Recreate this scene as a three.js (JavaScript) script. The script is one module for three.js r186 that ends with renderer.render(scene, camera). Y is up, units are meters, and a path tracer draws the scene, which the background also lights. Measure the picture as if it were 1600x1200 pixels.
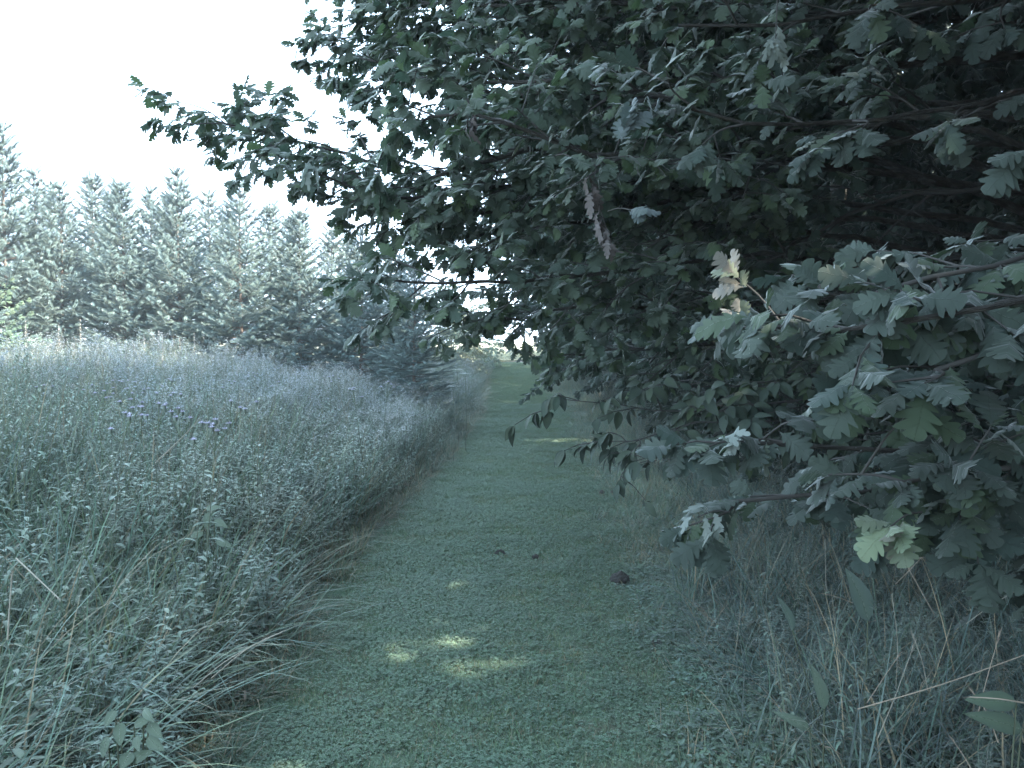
import * as THREE from 'three';

// ---------- camera, sky, sun, exposure ----------
const scene = new THREE.Scene();
const EYE = 1.6, FOC = 1287, HOR = 545;                       // focal length and horizon in pixels of the 1600x1200 photograph
const camera = new THREE.PerspectiveCamera(2 * Math.atan(600 / FOC) * 180 / Math.PI, 4 / 3, 0.05, 600);
const PITCH = Math.atan((600 - HOR) / FOC);
camera.position.set(0, EYE, 0);
camera.rotation.set(-PITCH, 0, 0);
scene.add(camera);
const renderer = new THREE.WebGLRenderer({ antialias: true });
renderer.setSize(1024, 768);
renderer.toneMapping = THREE.LinearToneMapping;
renderer.toneMappingExposure = 6.6;
renderer.shadowMap.enabled = true;
const SUN = new THREE.Vector3(0.72, 0.74, 0.32).normalize();
{
  const W = 256, H = 128, data = new Float32Array(W * H * 4);
  for (let r = 0; r < H; r++) for (let c = 0; c < W; c++) {
    const up = ((r + 0.5) / H - 0.5) * Math.PI, az = ((c + 0.5) / W - 0.5) * 2 * Math.PI;
    const y = Math.sin(up), d = new THREE.Vector3(Math.cos(az) * Math.cos(up), y, Math.sin(az) * Math.cos(up));
    const low = Math.exp(-Math.max(0, y) * 5), glow = Math.pow(Math.max(0, d.dot(SUN)), 10);
    const k = 0.64 + 0.22 * low + 0.8 * glow, w = 0.4 * low + 0.5 * glow;
    const rgb = y > 0 ? [0.7 + 0.24 * w, 0.98 + 0.1 * w, 1.28] : [0.09, 0.12, 0.1];
    for (let i = 0; i < 3; i++) data[(r * W + c) * 4 + i] = rgb[i] * (y > 0 ? k : 1);
    data[(r * W + c) * 4 + 3] = 1;
  }
  const t = new THREE.DataTexture(data, W, H, THREE.RGBAFormat, THREE.FloatType);
  t.mapping = THREE.EquirectangularReflectionMapping; t.magFilter = t.minFilter = THREE.LinearFilter; t.needsUpdate = true;
  scene.background = t; scene.environment = t;
}
const sun = new THREE.DirectionalLight(new THREE.Color(1, 0.95, 0.84), 5);
sun.name = 'sun'; sun.position.copy(SUN).multiplyScalar(60); sun.castShadow = true; sun.shadow.radius = 1;
Object.assign(sun.shadow.camera, { left: -45, right: 45, top: 45, bottom: -45, near: 1, far: 160 });
sun.shadow.mapSize.set(4096, 4096);
scene.add(sun); scene.add(sun.target);
scene.fog = new THREE.FogExp2(new THREE.Color(0.9, 0.95, 1), 0.0018);

// ---------- helpers ----------
function rng(seed) { let s = seed >>> 0; return () => { s = (s + 0x6d2b79f5) | 0; let t = Math.imul(s ^ (s >>> 15), 1 | s); t = (t + Math.imul(t ^ (t >>> 7), 61 | t)) ^ t; return ((t ^ (t >>> 14)) >>> 0) / 4294967296; }; }
const V = (x, y, z) => new THREE.Vector3(x, y, z);
const UPV = V(0, 1, 0), lerp = THREE.MathUtils.lerp, clamp = THREE.MathUtils.clamp, sstep = THREE.MathUtils.smoothstep;
function hash(ix, iy) { let h = Math.imul(ix, 374761393) + Math.imul(iy, 668265263); h = Math.imul(h ^ (h >>> 13), 1274126177); return ((h ^ (h >>> 16)) >>> 0) / 4294967296; }
function vnoise(x, y, wrap = 0) {
  const ix = Math.floor(x), iy = Math.floor(y), fx = x - ix, fy = y - iy, u = fx * fx * (3 - 2 * fx), v = fy * fy * (3 - 2 * fy);
  const m = (a) => wrap ? ((a % wrap) + wrap) % wrap : a;
  return lerp(lerp(hash(m(ix), m(iy)), hash(m(ix + 1), m(iy)), u), lerp(hash(m(ix), m(iy + 1)), hash(m(ix + 1), m(iy + 1)), u), v);
}
function fbm(x, y, o = 4, wrap = 0) { let s = 0, a = 0.5, t = 0; for (let i = 0; i < o; i++) { s += a * vnoise(x, y, wrap); t += a; x *= 2; y *= 2; wrap *= 2; a *= 0.5; } return s / t; }
function interp(tab, d) { if (d <= tab[0][0]) return tab[0][1]; for (let i = 1; i < tab.length; i++) if (d <= tab[i][0]) { const t = (d - tab[i - 1][0]) / (tab[i][0] - tab[i - 1][0]); return lerp(tab[i - 1][1], tab[i][1], t); } return tab[tab.length - 1][1]; }
const pathL = (d) => interp([[0, -1.12], [3, -1.15], [6, -1.25], [10, -1.08], [20, -0.8], [29, -0.92], [38, -1.1], [60, -1.8]], d);
const pathR = (d) => interp([[0, 1.05], [3, 0.96], [6, 1.08], [9, 1.27], [13, 1.36], [20, 1.5], [29, 1.3], [38, 1.3], [60, 1.3]], d);
function ground(x, z) {
  const d = -z;
  let h = d > 14 ? 0.0015 * Math.min(d - 14, 26) ** 2 + (d > 40 ? (d - 40) * 0.035 * Math.min(1, (d - 40) / 14) : 0) : 0;
  if (d > 70) h -= (d - 70) * 0.03;
  const inPath = x > pathL(d) && x < pathR(d);
  h += (fbm(x * 0.7 + 40, z * 0.7 + 90, 3) - 0.5) * (inPath ? 0.05 : 0.08);
  return h;
}
const used = {};
function numbered(name) { const n = used[name] = (used[name] ?? -1) + 1; return n ? name + '_' + String(n).padStart(3, '0') : name; }
function tag(o, label, category, group, kind) { o.userData = { label, category }; if (group) o.userData.group = group; if (kind) o.userData.kind = kind; return o; }
function top(o, name) { o.name = numbered(name); scene.add(o); return o; }
function base(name, x, z, turn = 0, y) { const g = new THREE.Group(); g.position.set(x, y ?? ground(x, z), z); g.rotation.y = turn; return top(g, name); }
function part(name, geo, m, parent, kind) { const o = new THREE.Mesh(geo, m); o.name = name; if (kind) o.userData.kind = kind; o.castShadow = o.receiveShadow = true; parent.add(o); return o; }
// a pixel of the photograph at a depth along -z, as a point
function at(px, py, d) {
  const u = (px - 800) / FOC, v = (600 - py) / FOC, c = Math.cos(PITCH), s = Math.sin(PITCH);
  const dir = V(u, v * c - s, -c - v * s);
  return dir.multiplyScalar(d / -dir.z).add(V(0, EYE, 0));
}
class MB {
  constructor() { this.p = []; this.c = []; this.i = []; this.u = []; }
  v(x, y, z, c, u = 0, w = 0) { this.p.push(x, y, z); this.c.push(c[0], c[1], c[2]); this.u.push(u, w); return this.p.length / 3 - 1; }
  t(a, b, c) { this.i.push(a, b, c); }
  q(a, b, c, d) { this.i.push(a, b, c, a, c, d); }
  add(geo, m, tint) {                                          // another geometry, moved and tinted
    const o = this.p.length / 3, P = geo.attributes.position, C = geo.attributes.color, U = geo.attributes.uv, p = V(0, 0, 0);
    for (let k = 0; k < P.count; k++) { p.fromBufferAttribute(P, k).applyMatrix4(m); this.p.push(p.x, p.y, p.z); this.c.push(C.getX(k) * (tint?.[0] ?? 1), C.getY(k) * (tint?.[1] ?? 1), C.getZ(k) * (tint?.[2] ?? 1)); this.u.push(U ? U.getX(k) : 0, U ? U.getY(k) : 0); }
    for (let k = 0; k < geo.index.count; k++) this.i.push(geo.index.getX(k) + o);
  }
  geo() {
    const g = new THREE.BufferGeometry();
    g.setAttribute('position', new THREE.BufferAttribute(new Float32Array(this.p), 3));
    g.setAttribute('color', new THREE.BufferAttribute(new Float32Array(this.c), 3));
    g.setAttribute('uv', new THREE.BufferAttribute(new Float32Array(this.u), 2));
    g.setIndex(new THREE.BufferAttribute(new Uint32Array(this.i), 1));
    g.computeVertexNormals();
    return g;
  }
}
const ONE = [1, 1, 1];
function tube(mb, pts, r0, r1, sides = 6, col = ONE, rough = 0, R = Math.random) {
  let prev = null, len = 0;
  const n = pts.length;
  let nx = null;
  for (let k = 0; k < n; k++) {
    const a = pts[Math.max(0, k - 1)], b = pts[Math.min(n - 1, k + 1)], t = b.clone().sub(a).normalize();
    if (k) len += pts[k].distanceTo(pts[k - 1]);
    if (!nx) nx = Math.abs(t.y) > 0.9 ? V(1, 0, 0) : V(0, 1, 0);
    nx.addScaledVector(t, -nx.dot(t)).normalize();
    const ny = t.clone().cross(nx), ring = [], r = lerp(r0, r1, k / (n - 1));
    for (let s = 0; s <= sides; s++) {
      const th = s / sides * Math.PI * 2, rr = r * (1 + rough * (vnoise(s % sides * 1.7 + 3, k * 0.9 + n) - 0.5));
      const q = pts[k].clone().addScaledVector(nx, Math.cos(th) * rr).addScaledVector(ny, Math.sin(th) * rr);
      ring.push(mb.v(q.x, q.y, q.z, col, s / sides, len / Math.max(0.02, r0 * 6)));
    }
    if (prev) for (let s = 0; s < sides; s++) mb.q(prev[s], prev[s + 1], ring[s + 1], ring[s]);
    prev = ring;
  }
  const e = mb.v(pts[n - 1].x, pts[n - 1].y, pts[n - 1].z, col, 0.5, len);
  for (let s = 0; s < sides; s++) mb.t(prev[s], prev[s + 1], e);
}
function curve(pts, n) { return new THREE.CatmullRomCurve3(pts, false, 'centripetal').getPoints(n); }
// a flat blade or lance leaf: p base, d direction, len, w width, droop bends it down, profile along it
function blade(mb, p, d, len, w, droop, col, segs = 4, lance = false, fold = 0, swerve = 0) {
  const side = V(d.z, 0, -d.x); if (side.lengthSq() < 1e-4) side.set(1, 0, 0); side.normalize();
  const dir = d.clone(), pos = p.clone();
  let a = -1, b = -1, m = -1;
  for (let k = 0; k <= segs; k++) {
    const t = k / segs, ww = lance ? w * Math.pow(Math.sin(Math.PI * (0.06 + 0.94 * t)), 0.8) : w * (1 - Math.pow(t, 2.2));
    const cc = lance ? col : [col[0], col[1], col[2]];
    if (k === segs) {
      const e = mb.v(pos.x, pos.y, pos.z, cc);
      if (fold) { mb.t(a, m, e); mb.t(m, b, e); } else mb.t(a, b, e);
    } else {
      const na = mb.v(pos.x - side.x * ww / 2, pos.y, pos.z - side.z * ww / 2, cc), nb = mb.v(pos.x + side.x * ww / 2, pos.y, pos.z + side.z * ww / 2, cc);
      const nm = fold ? mb.v(pos.x, pos.y - ww * fold, pos.z, [cc[0] * 1.2, cc[1] * 1.15, cc[2] * 1.1]) : -1;
      if (k) { if (fold) { mb.q(a, m, nm, na); mb.q(m, b, nb, nm); } else mb.q(a, b, nb, na); }
      a = na; b = nb; m = nm;
    }
    dir.y -= droop / segs; if (swerve) dir.addScaledVector(side, swerve * 0.5 / segs); dir.normalize();
    pos.addScaledVector(dir, len / segs);
  }
}
const mat = (o) => new THREE.MeshPhysicalMaterial({ vertexColors: true, side: THREE.DoubleSide, roughness: 0.6, ...o });
const leafMat = (r, g, b, o = {}) => mat({ color: new THREE.Color().setRGB(r, g, b), transmission: 0.3, roughness: 0.8, thickness: 0, specularIntensity: 0.7, ...o });
function basis(x, y, z, p, s) { const m = new THREE.Matrix4().makeBasis(x, y, z); m.scale(V(s, s, s)); m.setPosition(p); return m; }
function upright(x, z, turn, s, sy = s, tilt = 0, tdir = 0, y) {
  const m = new THREE.Matrix4().makeRotationAxis(V(Math.cos(tdir), 0, Math.sin(tdir)), tilt).multiply(new THREE.Matrix4().makeRotationY(turn)).multiply(new THREE.Matrix4().makeScale(s, sy, s));
  m.setPosition(x, y ?? ground(x, z), z); return m;
}
// lists of matrices, one per variant, into InstancedMeshes under a parent
function instances(name, geos, m, lists, parent) {
  geos.forEach((g, k) => {
    const L = lists[k]; if (!L.length) return;
    const im = new THREE.InstancedMesh(g, m, L.length);
    L.forEach((e, i) => { im.setMatrixAt(i, e.m); im.setColorAt(i, e.c); });
    im.name = name; im.userData.kind = 'stuff'; im.castShadow = im.receiveShadow = true;
    parent.add(im);
  });
}
const tint = (R, v = 0.2, h = 0.08) => { const k = 1 + (R() - 0.5) * 2 * v, w = (R() - 0.5) * 2 * h; return new THREE.Color().setRGB(k * (1 + w), k, k * (1 - w)); };
function stuff(name, label, category) { return top(tag(new THREE.Group(), label, category, null, 'stuff'), name); }

// ---------- textures ----------
function tex(w, f, srgb = false) {
  const d = new Uint8Array(w * w * 4);
  for (let y = 0; y < w; y++) for (let x = 0; x < w; x++) { const c = f(x / w, y / w); for (let k = 0; k < 3; k++) d[(y * w + x) * 4 + k] = clamp(c[k], 0, 1) * 255; d[(y * w + x) * 4 + 3] = 255; }
  const t = new THREE.DataTexture(d, w, w); t.wrapS = t.wrapT = THREE.RepeatWrapping; t.magFilter = THREE.LinearFilter; t.minFilter = THREE.LinearMipmapLinearFilter; t.generateMipmaps = true; t.needsUpdate = true;
  if (srgb) t.colorSpace = THREE.SRGBColorSpace;
  return t;
}
const soilTex = tex(512, (u, v) => { const a = fbm(u * 6, v * 6, 5, 6), b = fbm(u * 40 + 9, v * 40, 3, 40); const g = sstep(a, 0.4, 0.6); const k = 0.6 + 0.8 * b; return [lerp(0.13, 0.06, g) * k * 2, lerp(0.105, 0.085, g) * k * 2, lerp(0.075, 0.055, g) * k * 2]; });
const soilBump = tex(512, (u, v) => { const b = fbm(u * 40 + 9, v * 40, 4, 40); return [b, b, b]; });
const barkBump = tex(256, (u, v) => { const r = Math.abs(fbm(u * 10, v * 3, 4, 0) - 0.5) * 3; return [r, r, r]; });
const barkMap = tex(256, (u, v) => { const r = 0.6 + 0.8 * fbm(u * 12, v * 4 + 7, 4, 0), l = sstep(fbm(u * 5 + 3, v * 3 + 5, 3), 0.55, 0.68) * 0.5; return [r * (0.5 + l * 0.4), r * (0.47 + l * 0.5), r * (0.42 + l * 0.4)]; });
// oak leaf: side veins and blotches over the blade (uv: u across, v along)
const leafTex = tex(256, (u, v) => {
  const x = Math.abs(u - 0.5) * 2, vein = Math.abs(((v - x * 0.32) * 9) % 1 - 0.5), m = sstep(x, 0.035, 0.01), s = sstep(vein, 0.06, 0.0) * (0.28 - 0.2 * x);
  const b = 0.86 + 0.26 * fbm(u * 7, v * 10, 4) + 0.5 * m + s;
  return [b * 0.78 + m * 0.05, b * 0.78, b * 0.76];
});
const leafBump = tex(256, (u, v) => { const x = Math.abs(u - 0.5) * 2, vein = Math.abs(((v - x * 0.32) * 9) % 1 - 0.5); const k = 0.5 + 0.4 * sstep(vein, 0.0, 0.3) * (1 - sstep(x, 0.02, 0.0)); return [k, k, k]; });
const barkM = mat({ color: new THREE.Color().setRGB(0.085, 0.08, 0.075), map: barkMap, bumpMap: barkBump, bumpScale: 0.012, roughness: 0.95 });
const twigM = mat({ color: new THREE.Color().setRGB(0.05, 0.047, 0.043), roughness: 0.9 });

// ---------- ground and mown path ----------
{
  const xs = [], zs = [];
  for (let x = -300; x <= 300;) { xs.push(x); x += Math.abs(x + 1) < 9 ? 0.25 : Math.abs(x) < 24 ? 1 : Math.abs(x) < 60 ? 4 : 30; }
  for (let z = 60; z >= -400;) { zs.push(z); z -= z < 3 && z > -16 ? 0.25 : z < 6 && z > -50 ? 0.7 : z > -110 ? 4 : 30; }
  const mb = new MB(), idx = [];
  zs.forEach((z, j) => xs.forEach((x, i) => { idx.push(mb.v(x, ground(x, z), z, ONE, x / 2.6, z / 2.6)); }));
  for (let j = 0; j < zs.length - 1; j++) for (let i = 0; i < xs.length - 1; i++) { const a = j * xs.length + i; mb.q(a, a + 1, a + 1 + xs.length, a + xs.length); }
  const g = top(new THREE.Mesh(mb.geo(), mat({ color: new THREE.Color().setRGB(0.5, 0.5, 0.5), map: soilTex, bumpMap: soilBump, bumpScale: 0.03, roughness: 1, side: THREE.FrontSide })), 'ground');
  tag(g, 'dark soil and short growth under the meadow and the trees', 'ground', null, 'structure'); g.receiveShadow = true;
  // path sheet
  const pm = new MB(), W = 14;
  let last = null;
  for (let d = -4; d <= 39.5; d += d < 16 ? 0.2 : 0.5) {
    const row = [], l = pathL(d) - 0.06 + 0.16 * (fbm(d * 1.6, 3, 3) - 0.5), r = pathR(d) + 0.05 + 0.3 * (fbm(d * 1.3, 17, 3) - 0.5);
    for (let i = 0; i <= W; i++) { const x = lerp(l, r, i / W); row.push(pm.v(x, ground(x, -d) + 0.012, -d, ONE, x / 1.7, d / 1.7)); }
    if (last) for (let i = 0; i < W; i++) pm.q(last[i], last[i + 1], row[i + 1], row[i]);
    last = row;
  }
  const turf = tex(512, (u, v) => { const a = fbm(u * 9, v * 9, 4, 9), b = fbm(u * 70, v * 70, 2, 70), k = 0.5 + b; return [lerp(0.085, 0.05, a) * k * 2, lerp(0.09, 0.1, a) * k * 2, lerp(0.06, 0.06, a) * k * 2]; });
  const p = top(new THREE.Mesh(pm.geo(), mat({ color: new THREE.Color().setRGB(0.5, 0.5, 0.5), map: turf, bumpMap: soilBump, bumpScale: 0.02, roughness: 1 })), 'path');
  tag(p, 'mown green path of short grass and clover running straight away', 'path', null, 'structure'); p.receiveShadow = true;
  // sunlit field beyond the path
  const fm = new MB(), fx = [], fz = [];
  for (let x = -60; x <= 60; x += 3) fx.push(x); for (let d = 40; d <= 120; d += 2) fz.push(-d);
  fz.forEach((z) => fx.forEach((x) => fm.v(x, ground(x, z) + 0.06, z, ONE, x / 3, z / 3)));
  for (let j = 0; j < fz.length - 1; j++) for (let i = 0; i < fx.length - 1; i++) { const a = j * fx.length + i; fm.q(a, a + 1, a + 1 + fx.length, a + fx.length); }
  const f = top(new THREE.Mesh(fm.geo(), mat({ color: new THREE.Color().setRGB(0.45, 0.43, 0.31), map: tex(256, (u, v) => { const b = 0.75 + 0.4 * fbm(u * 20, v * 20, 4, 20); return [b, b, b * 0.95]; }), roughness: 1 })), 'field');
  tag(f, 'pale sunlit field of dry stubble beyond the far end of the path', 'field', null, 'structure');
}

// ---------- path grass and clover ----------
const GRASS = [0.115, 0.178, 0.094];
const bladeM = mat({ transmission: 0.3, thickness: 0, roughness: 1, clearcoat: 0.25, clearcoatRoughness: 0.45 });
function tuft(R, mb, x, z, n, h, w, spread, col, dry, bend, segs, lean = 0.5, push = 0) {
  for (let k = 0; k < n; k++) {
    const a = R() * 7, r = Math.sqrt(R()) * spread, l = lean * (0.2 + R()), b = R() * 7, k2 = 0.72 + 0.56 * R();
    const c = R() < dry ? [0.27 * k2, 0.22 * k2, 0.14 * k2] : [col[0] * k2 * (0.82 + 0.36 * R()), col[1] * k2, col[2] * k2 * (0.82 + 0.4 * R())];
    blade(mb, V(x + Math.cos(a) * r, -0.02, z + Math.sin(a) * r), V(Math.cos(b) * l + push, 1, Math.sin(b) * l).normalize(), h * (0.45 + 0.75 * R()), w * (0.6 + 0.7 * R()), bend * (0.2 + 1.4 * R()), c, segs, false, 0, (R() - 0.5) * 1.6);
  }
}
function clover(R, mb, x, z, h, s) {
  const t0 = R() * 7, k2 = 0.75 + 0.5 * R(), tx = (R() - 0.5) * 0.6, tz = (R() - 0.5) * 0.6, c = [0.092 * k2, 0.155 * k2, 0.094 * k2];
  for (let j = 0; j < 3; j++) {
    const t = t0 + j * 2.094, o = mb.v(x, h, z, [c[0] * 1.3, c[1] * 1.25, c[2] * 1.3]), ring = [];
    for (const [da, rr] of [[-0.6, 0.8], [-0.36, 1.65], [0.36, 1.65], [0.6, 0.8]]) { const dx = Math.cos(t + da) * rr * s, dz = Math.sin(t + da) * rr * s; ring.push(mb.v(x + dx, h + dx * tx + dz * tz + 0.3 * s * Math.abs(da), z + dz, c)); }
    for (let q = 0; q < 3; q++) mb.t(o, ring[q], ring[q + 1]);
  }
}
function patchGeo(seed, f) { const mb = new MB(); f(rng(seed), mb); return mb.geo(); }
{
  const R = rng(11), S = 0.3;                                   // square patches of half size S
  const sq = (Q) => (Q() - 0.5) * 2 * S;
  const lawn = [1, 2, 3, 4, 5].map((s) => patchGeo(s, (Q, mb) => { for (let k = 0; k < 700; k++) tuft(Q, mb, sq(Q), sq(Q), 10, 0.046 + 0.02 * Q(), 0.0034, 0.025, GRASS, 0.1, 0.9, 2, 0.7); }));
  const clov = [1, 2, 3, 4].map((s) => patchGeo(s + 50, (Q, mb) => {
    for (let k = 0; k < 1500; k++) { const x = sq(Q), z = sq(Q); if (fbm(x * 5 + s * 9, z * 5, 3) < 0.5) { k += 0.5; continue; } clover(Q, mb, x, z, 0.012 + 0.026 * Q(), 0.0036 + 0.0024 * Q()); }
  }));
  const L = lawn.map(() => []), C = clov.map(() => []);
  const lay = (d, x, k) => {
    const big = 0.9 + 0.25 * fbm(x * 0.7, d * 0.4 + 30, 3), w = fbm(x * 0.8 + 5, d * 0.8, 4);
    L[Math.floor(R() * 5)].push({ m: upright(x, -d, R() * 7, 0.95 + 0.3 * R(), (0.75 + 0.5 * w) * k), c: tint(R, 0.05, 0.05).multiplyScalar(big) });
    if (d < 22 && R() < 0.85) C[Math.floor(R() * 4)].push({ m: upright(x + 0.1 * R(), -d - 0.1 * R(), R() * 7, 1.0, 0.7 + 0.9 * w), c: tint(R, 0.07, 0.04) });
  };
  for (let k = 0; k < 330; k++) { const d = 1.3 + 8.5 * (k + R()) / 330; lay(d, lerp(pathL(d) + 0.12, pathR(d) + 0.2, (k * 0.618 + R() * 0.25) % 1), 1); }
  for (let k = 0; k < 900; k++) { const d = 9 + 30 * (k + R()) / 900; lay(d, lerp(pathL(d) + 0.12, pathR(d) + 0.1, (k * 0.618 + R() * 0.3) % 1), 1.15); }
  instances('grass_blades', lawn, bladeM, L, stuff('path_grass', 'short mown grass blades covering the path', 'grass'));
  instances('clover_leaves', clov, bladeM, C, stuff('path_clover', 'low clover leaves growing through the mown path', 'clover'));
}

// ---------- meadow on the left ----------
const WEED = [0.13, 0.178, 0.135], TALL = [0.135, 0.19, 0.125];
function weed(R, mb, x, z, h, nl, ll, flower, push = 0) {
  const bend = (R() - 0.5) * 0.3 + push, bz = (R() - 0.5) * 0.3;
  const P = (t) => V(x + bend * t * t * h, t * h, z + bz * t * t * h);
  tube(mb, [0, 0.5, 1].map(P), 0.003, 0.0012, 3, [0.12, 0.13, 0.09]);
  const kw = 0.8 + 0.4 * R(), hue = 0.85 + 0.3 * R();
  for (let k = 0; k < nl; k++) {
    const t = 0.1 + 0.9 * (k + R() * 0.6) / nl, a = k * 2.4 + R() * 0.6, e = 0.2 + 0.7 * R() + 0.5 * t, kk = kw * (0.78 + 0.44 * R());
    const dead = t < 0.3 && R() < 0.3, c = dead ? [0.2 * kk, 0.15 * kk, 0.11 * kk] : [WEED[0] * kk * hue, WEED[1] * kk, WEED[2] * kk];
    blade(mb, P(t), V(Math.cos(a), e, Math.sin(a)).normalize(), ll * (1.2 - 0.75 * t) * (0.7 + 0.6 * R()), ll * 0.165 * (0.7 + 0.5 * R()), 0.9 + 1.1 * R(), c, 4, true, 0.18, (R() - 0.5));
  }
  for (let k = 0; k < (flower ? 6 : 3); k++) {
    const t = 0.62 + 0.36 * R(), a = R() * 7, p = P(t), d = V(Math.cos(a) * 0.7, 1, Math.sin(a) * 0.7).normalize(), Ls = 0.1 + 0.1 * R();
    tube(mb, [p, p.clone().addScaledVector(d, Ls)], 0.0012, 0.0007, 3, [0.12, 0.13, 0.09]);
    for (let j = 0; j < 5; j++) { const q = p.clone().addScaledVector(d, Ls * (0.25 + 0.75 * j / 6)), b = R() * 7; blade(mb, q, V(Math.cos(b), 0.6, Math.sin(b)).normalize(), 0.028 + 0.02 * R(), 0.007, 0.6, WEED, 2, true); }
    if (flower) for (let j = 0; j < 5; j++) {
      const q = p.clone().addScaledVector(d, Ls * (0.6 + 0.5 * R())).add(V((R() - 0.5) * 0.05, R() * 0.03, (R() - 0.5) * 0.05)), kk = 0.8 + 0.4 * R();
      for (let b = 0; b < 4; b++) { const an = b * 1.57 + R(); blade(mb, q, V(Math.cos(an), 0.7, Math.sin(an)).normalize(), 0.016, 0.007, 0.2, [flower[0] * kk, flower[1] * kk, flower[2] * kk], 2); }
    }
  }
}
function meadowHeight(x, d) { const off = pathL(d) - x; return (lerp(0.62, 1.02, sstep(off, 0.2, 2.2)) + 0.3 * sstep(off, 1.8, 5)) * (0.88 + 0.28 * fbm(x * 1.3 + 70, d * 1.3, 3)); }
{
  const R = rng(77), S = 0.36, sq = (Q) => (Q() - 0.5) * 2 * S, six = [1, 2, 3, 4, 5, 6];
  const edgeG = six.map((s) => patchGeo(s * 13, (Q, mb) => {   // along the mown edge: messy grass with straw at its foot
    for (let k = 0; k < 30; k++) { const x = sq(Q) * 0.8, o = sstep(x, -0.3, 0.3); tuft(Q, mb, x, sq(Q), 12, 0.55 - 0.25 * o, 0.006, 0.05, TALL, 0.25, 0.9, 5, 0.6, 0.1 * o * Q()); }
    for (let k = 0; k < 26; k++) tuft(Q, mb, sq(Q), sq(Q), 9, 0.3, 0.004, 0.07, [0.15, 0.14, 0.09], 0.75, 1.1, 4, 0.9, 0.1);
    for (let k = 0; k < 18; k++) weed(Q, mb, sq(Q) * 0.8 - 0.1, sq(Q), 0.35 + 0.4 * Q(), 24, 0.085);
  }));
  const nearG = six.map((s) => patchGeo(s * 17, (Q, mb) => {
    for (let k = 0; k < 48; k++) tuft(Q, mb, sq(Q), sq(Q), 13, 0.82 + 0.25 * Q(), 0.0105, 0.06, TALL, 0.1, 1.4, 6, 0.45);
    for (let k = 0; k < 12; k++) weed(Q, mb, sq(Q), sq(Q), 0.6 + 0.4 * Q(), 30, 0.125);
    for (let k = 0; k < 10; k++) tuft(Q, mb, sq(Q), sq(Q), 6, 0.5, 0.0035, 0.07, [0.15, 0.14, 0.09], 0.8, 1.0, 4, 0.8);
  }));
  const deepG = six.map((s) => patchGeo(s * 19, (Q, mb) => {
    for (let k = 0; k < 28; k++) weed(Q, mb, sq(Q), sq(Q), 0.74 + 0.4 * Q(), 32, 0.118);
    for (let k = 0; k < 26; k++) tuft(Q, mb, sq(Q), sq(Q), 10, 0.98 + 0.25 * Q(), 0.0085, 0.07, TALL, 0.14, 0.9, 5, 0.4);
  }));
  const flowG = six.map((s) => patchGeo(s * 23, (Q, mb) => {
    for (let k = 0; k < 18; k++) weed(Q, mb, sq(Q), sq(Q), 0.8 + 0.3 * Q(), 28, 0.09);
    for (let k = 0; k < 16; k++) weed(Q, mb, sq(Q), sq(Q), 0.85 + 0.32 * Q(), 24, 0.075, [0.4, 0.42, 0.43]);
    for (let k = 0; k < 8; k++) tuft(Q, mb, sq(Q), sq(Q), 9, 1.0 + 0.2 * Q(), 0.005, 0.07, TALL, 0.3, 0.6, 4, 0.35);
  }));
  const E = six.map(() => []), N = six.map(() => []), D = six.map(() => []), F = six.map(() => []), six1 = () => Math.floor(R() * 6);
  for (let d = 0.9; d < 40; d += 0.5) E[six1()].push({ m: upright(pathL(d) - 0.24 + 0.22 * (fbm(d * 1.1, 5, 3) - 0.5), -d, (R() - 0.5) * 0.7, 1, (0.6 + 0.45 * R()) * (d > 15 ? 0.85 : 1)), c: tint(R, 0.12, 0.07) });
  for (let d = 0.7; d < 15.6; d += 0.46) for (let off = 0.62; off < 0.66 * d + 0.6; off += 0.46) {
    const x = pathL(d) - off + (R() - 0.5) * 0.25, z = -d + (R() - 0.5) * 0.25; if (d < 1.6 && off < 0.9) continue;
    const H = meadowHeight(x, d), c = tint(R, 0.1, 0.07).multiplyScalar(0.88 + 0.24 * fbm(x * 0.9, d * 0.9 + 50, 3));
    const list = R() < sstep(d, 6.5, 12) * 0.85 ? F : R() < sstep(d + off * 0.8, 3.6, 6.5) - 0.3 * (fbm(x * 0.6, d * 0.6, 2) > 0.55) ? D : N;
    list[six1()].push({ m: upright(x, z, R() * 7, 1, H * (0.86 + 0.28 * R()), 0.1 * R(), R() * 7), c });
  }
  for (let d = 15.6; d < 39; d += 0.6) for (let off = 0.75; off < 3.9; off += 0.6) { const x = pathL(d) - off + (R() - 0.5) * 0.3; (R() < 0.5 ? F : N)[six1()].push({ m: upright(x, -d - R() * 0.4, R() * 7, 1.2, (0.45 + 0.35 * R()) * (1 + 0.12 * off)), c: tint(R, 0.1, 0.06) }); }
  for (let k = 0; k < 130; k++) { const x = -7 + 14 * R(), d = 39.5 + 9 * R(); E[six1()].push({ m: upright(x, -d, R() * 7, 1.3, 0.5 + 0.7 * R()), c: new THREE.Color().setRGB(1.5, 1.35, 1.25) }); }  // field grass: same plants, tint brightened to carry the sunlight
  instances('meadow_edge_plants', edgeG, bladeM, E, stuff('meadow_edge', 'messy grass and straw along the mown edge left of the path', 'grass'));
  instances('grass_and_weeds', nearG, bladeM, N, stuff('meadow_grass', 'long arching grass mixed with leafy weeds in the near meadow', 'grass'));
  instances('weed_stems', deepG, bladeM, D, stuff('meadow_weeds', 'dense leafy weed stems filling the tall meadow', 'weeds'));
  instances('flowering_stems', flowG, bladeM, F, stuff('meadow_flowers', 'pale flowering weeds along the far top of the tall meadow', 'wildflowers'));

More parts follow.
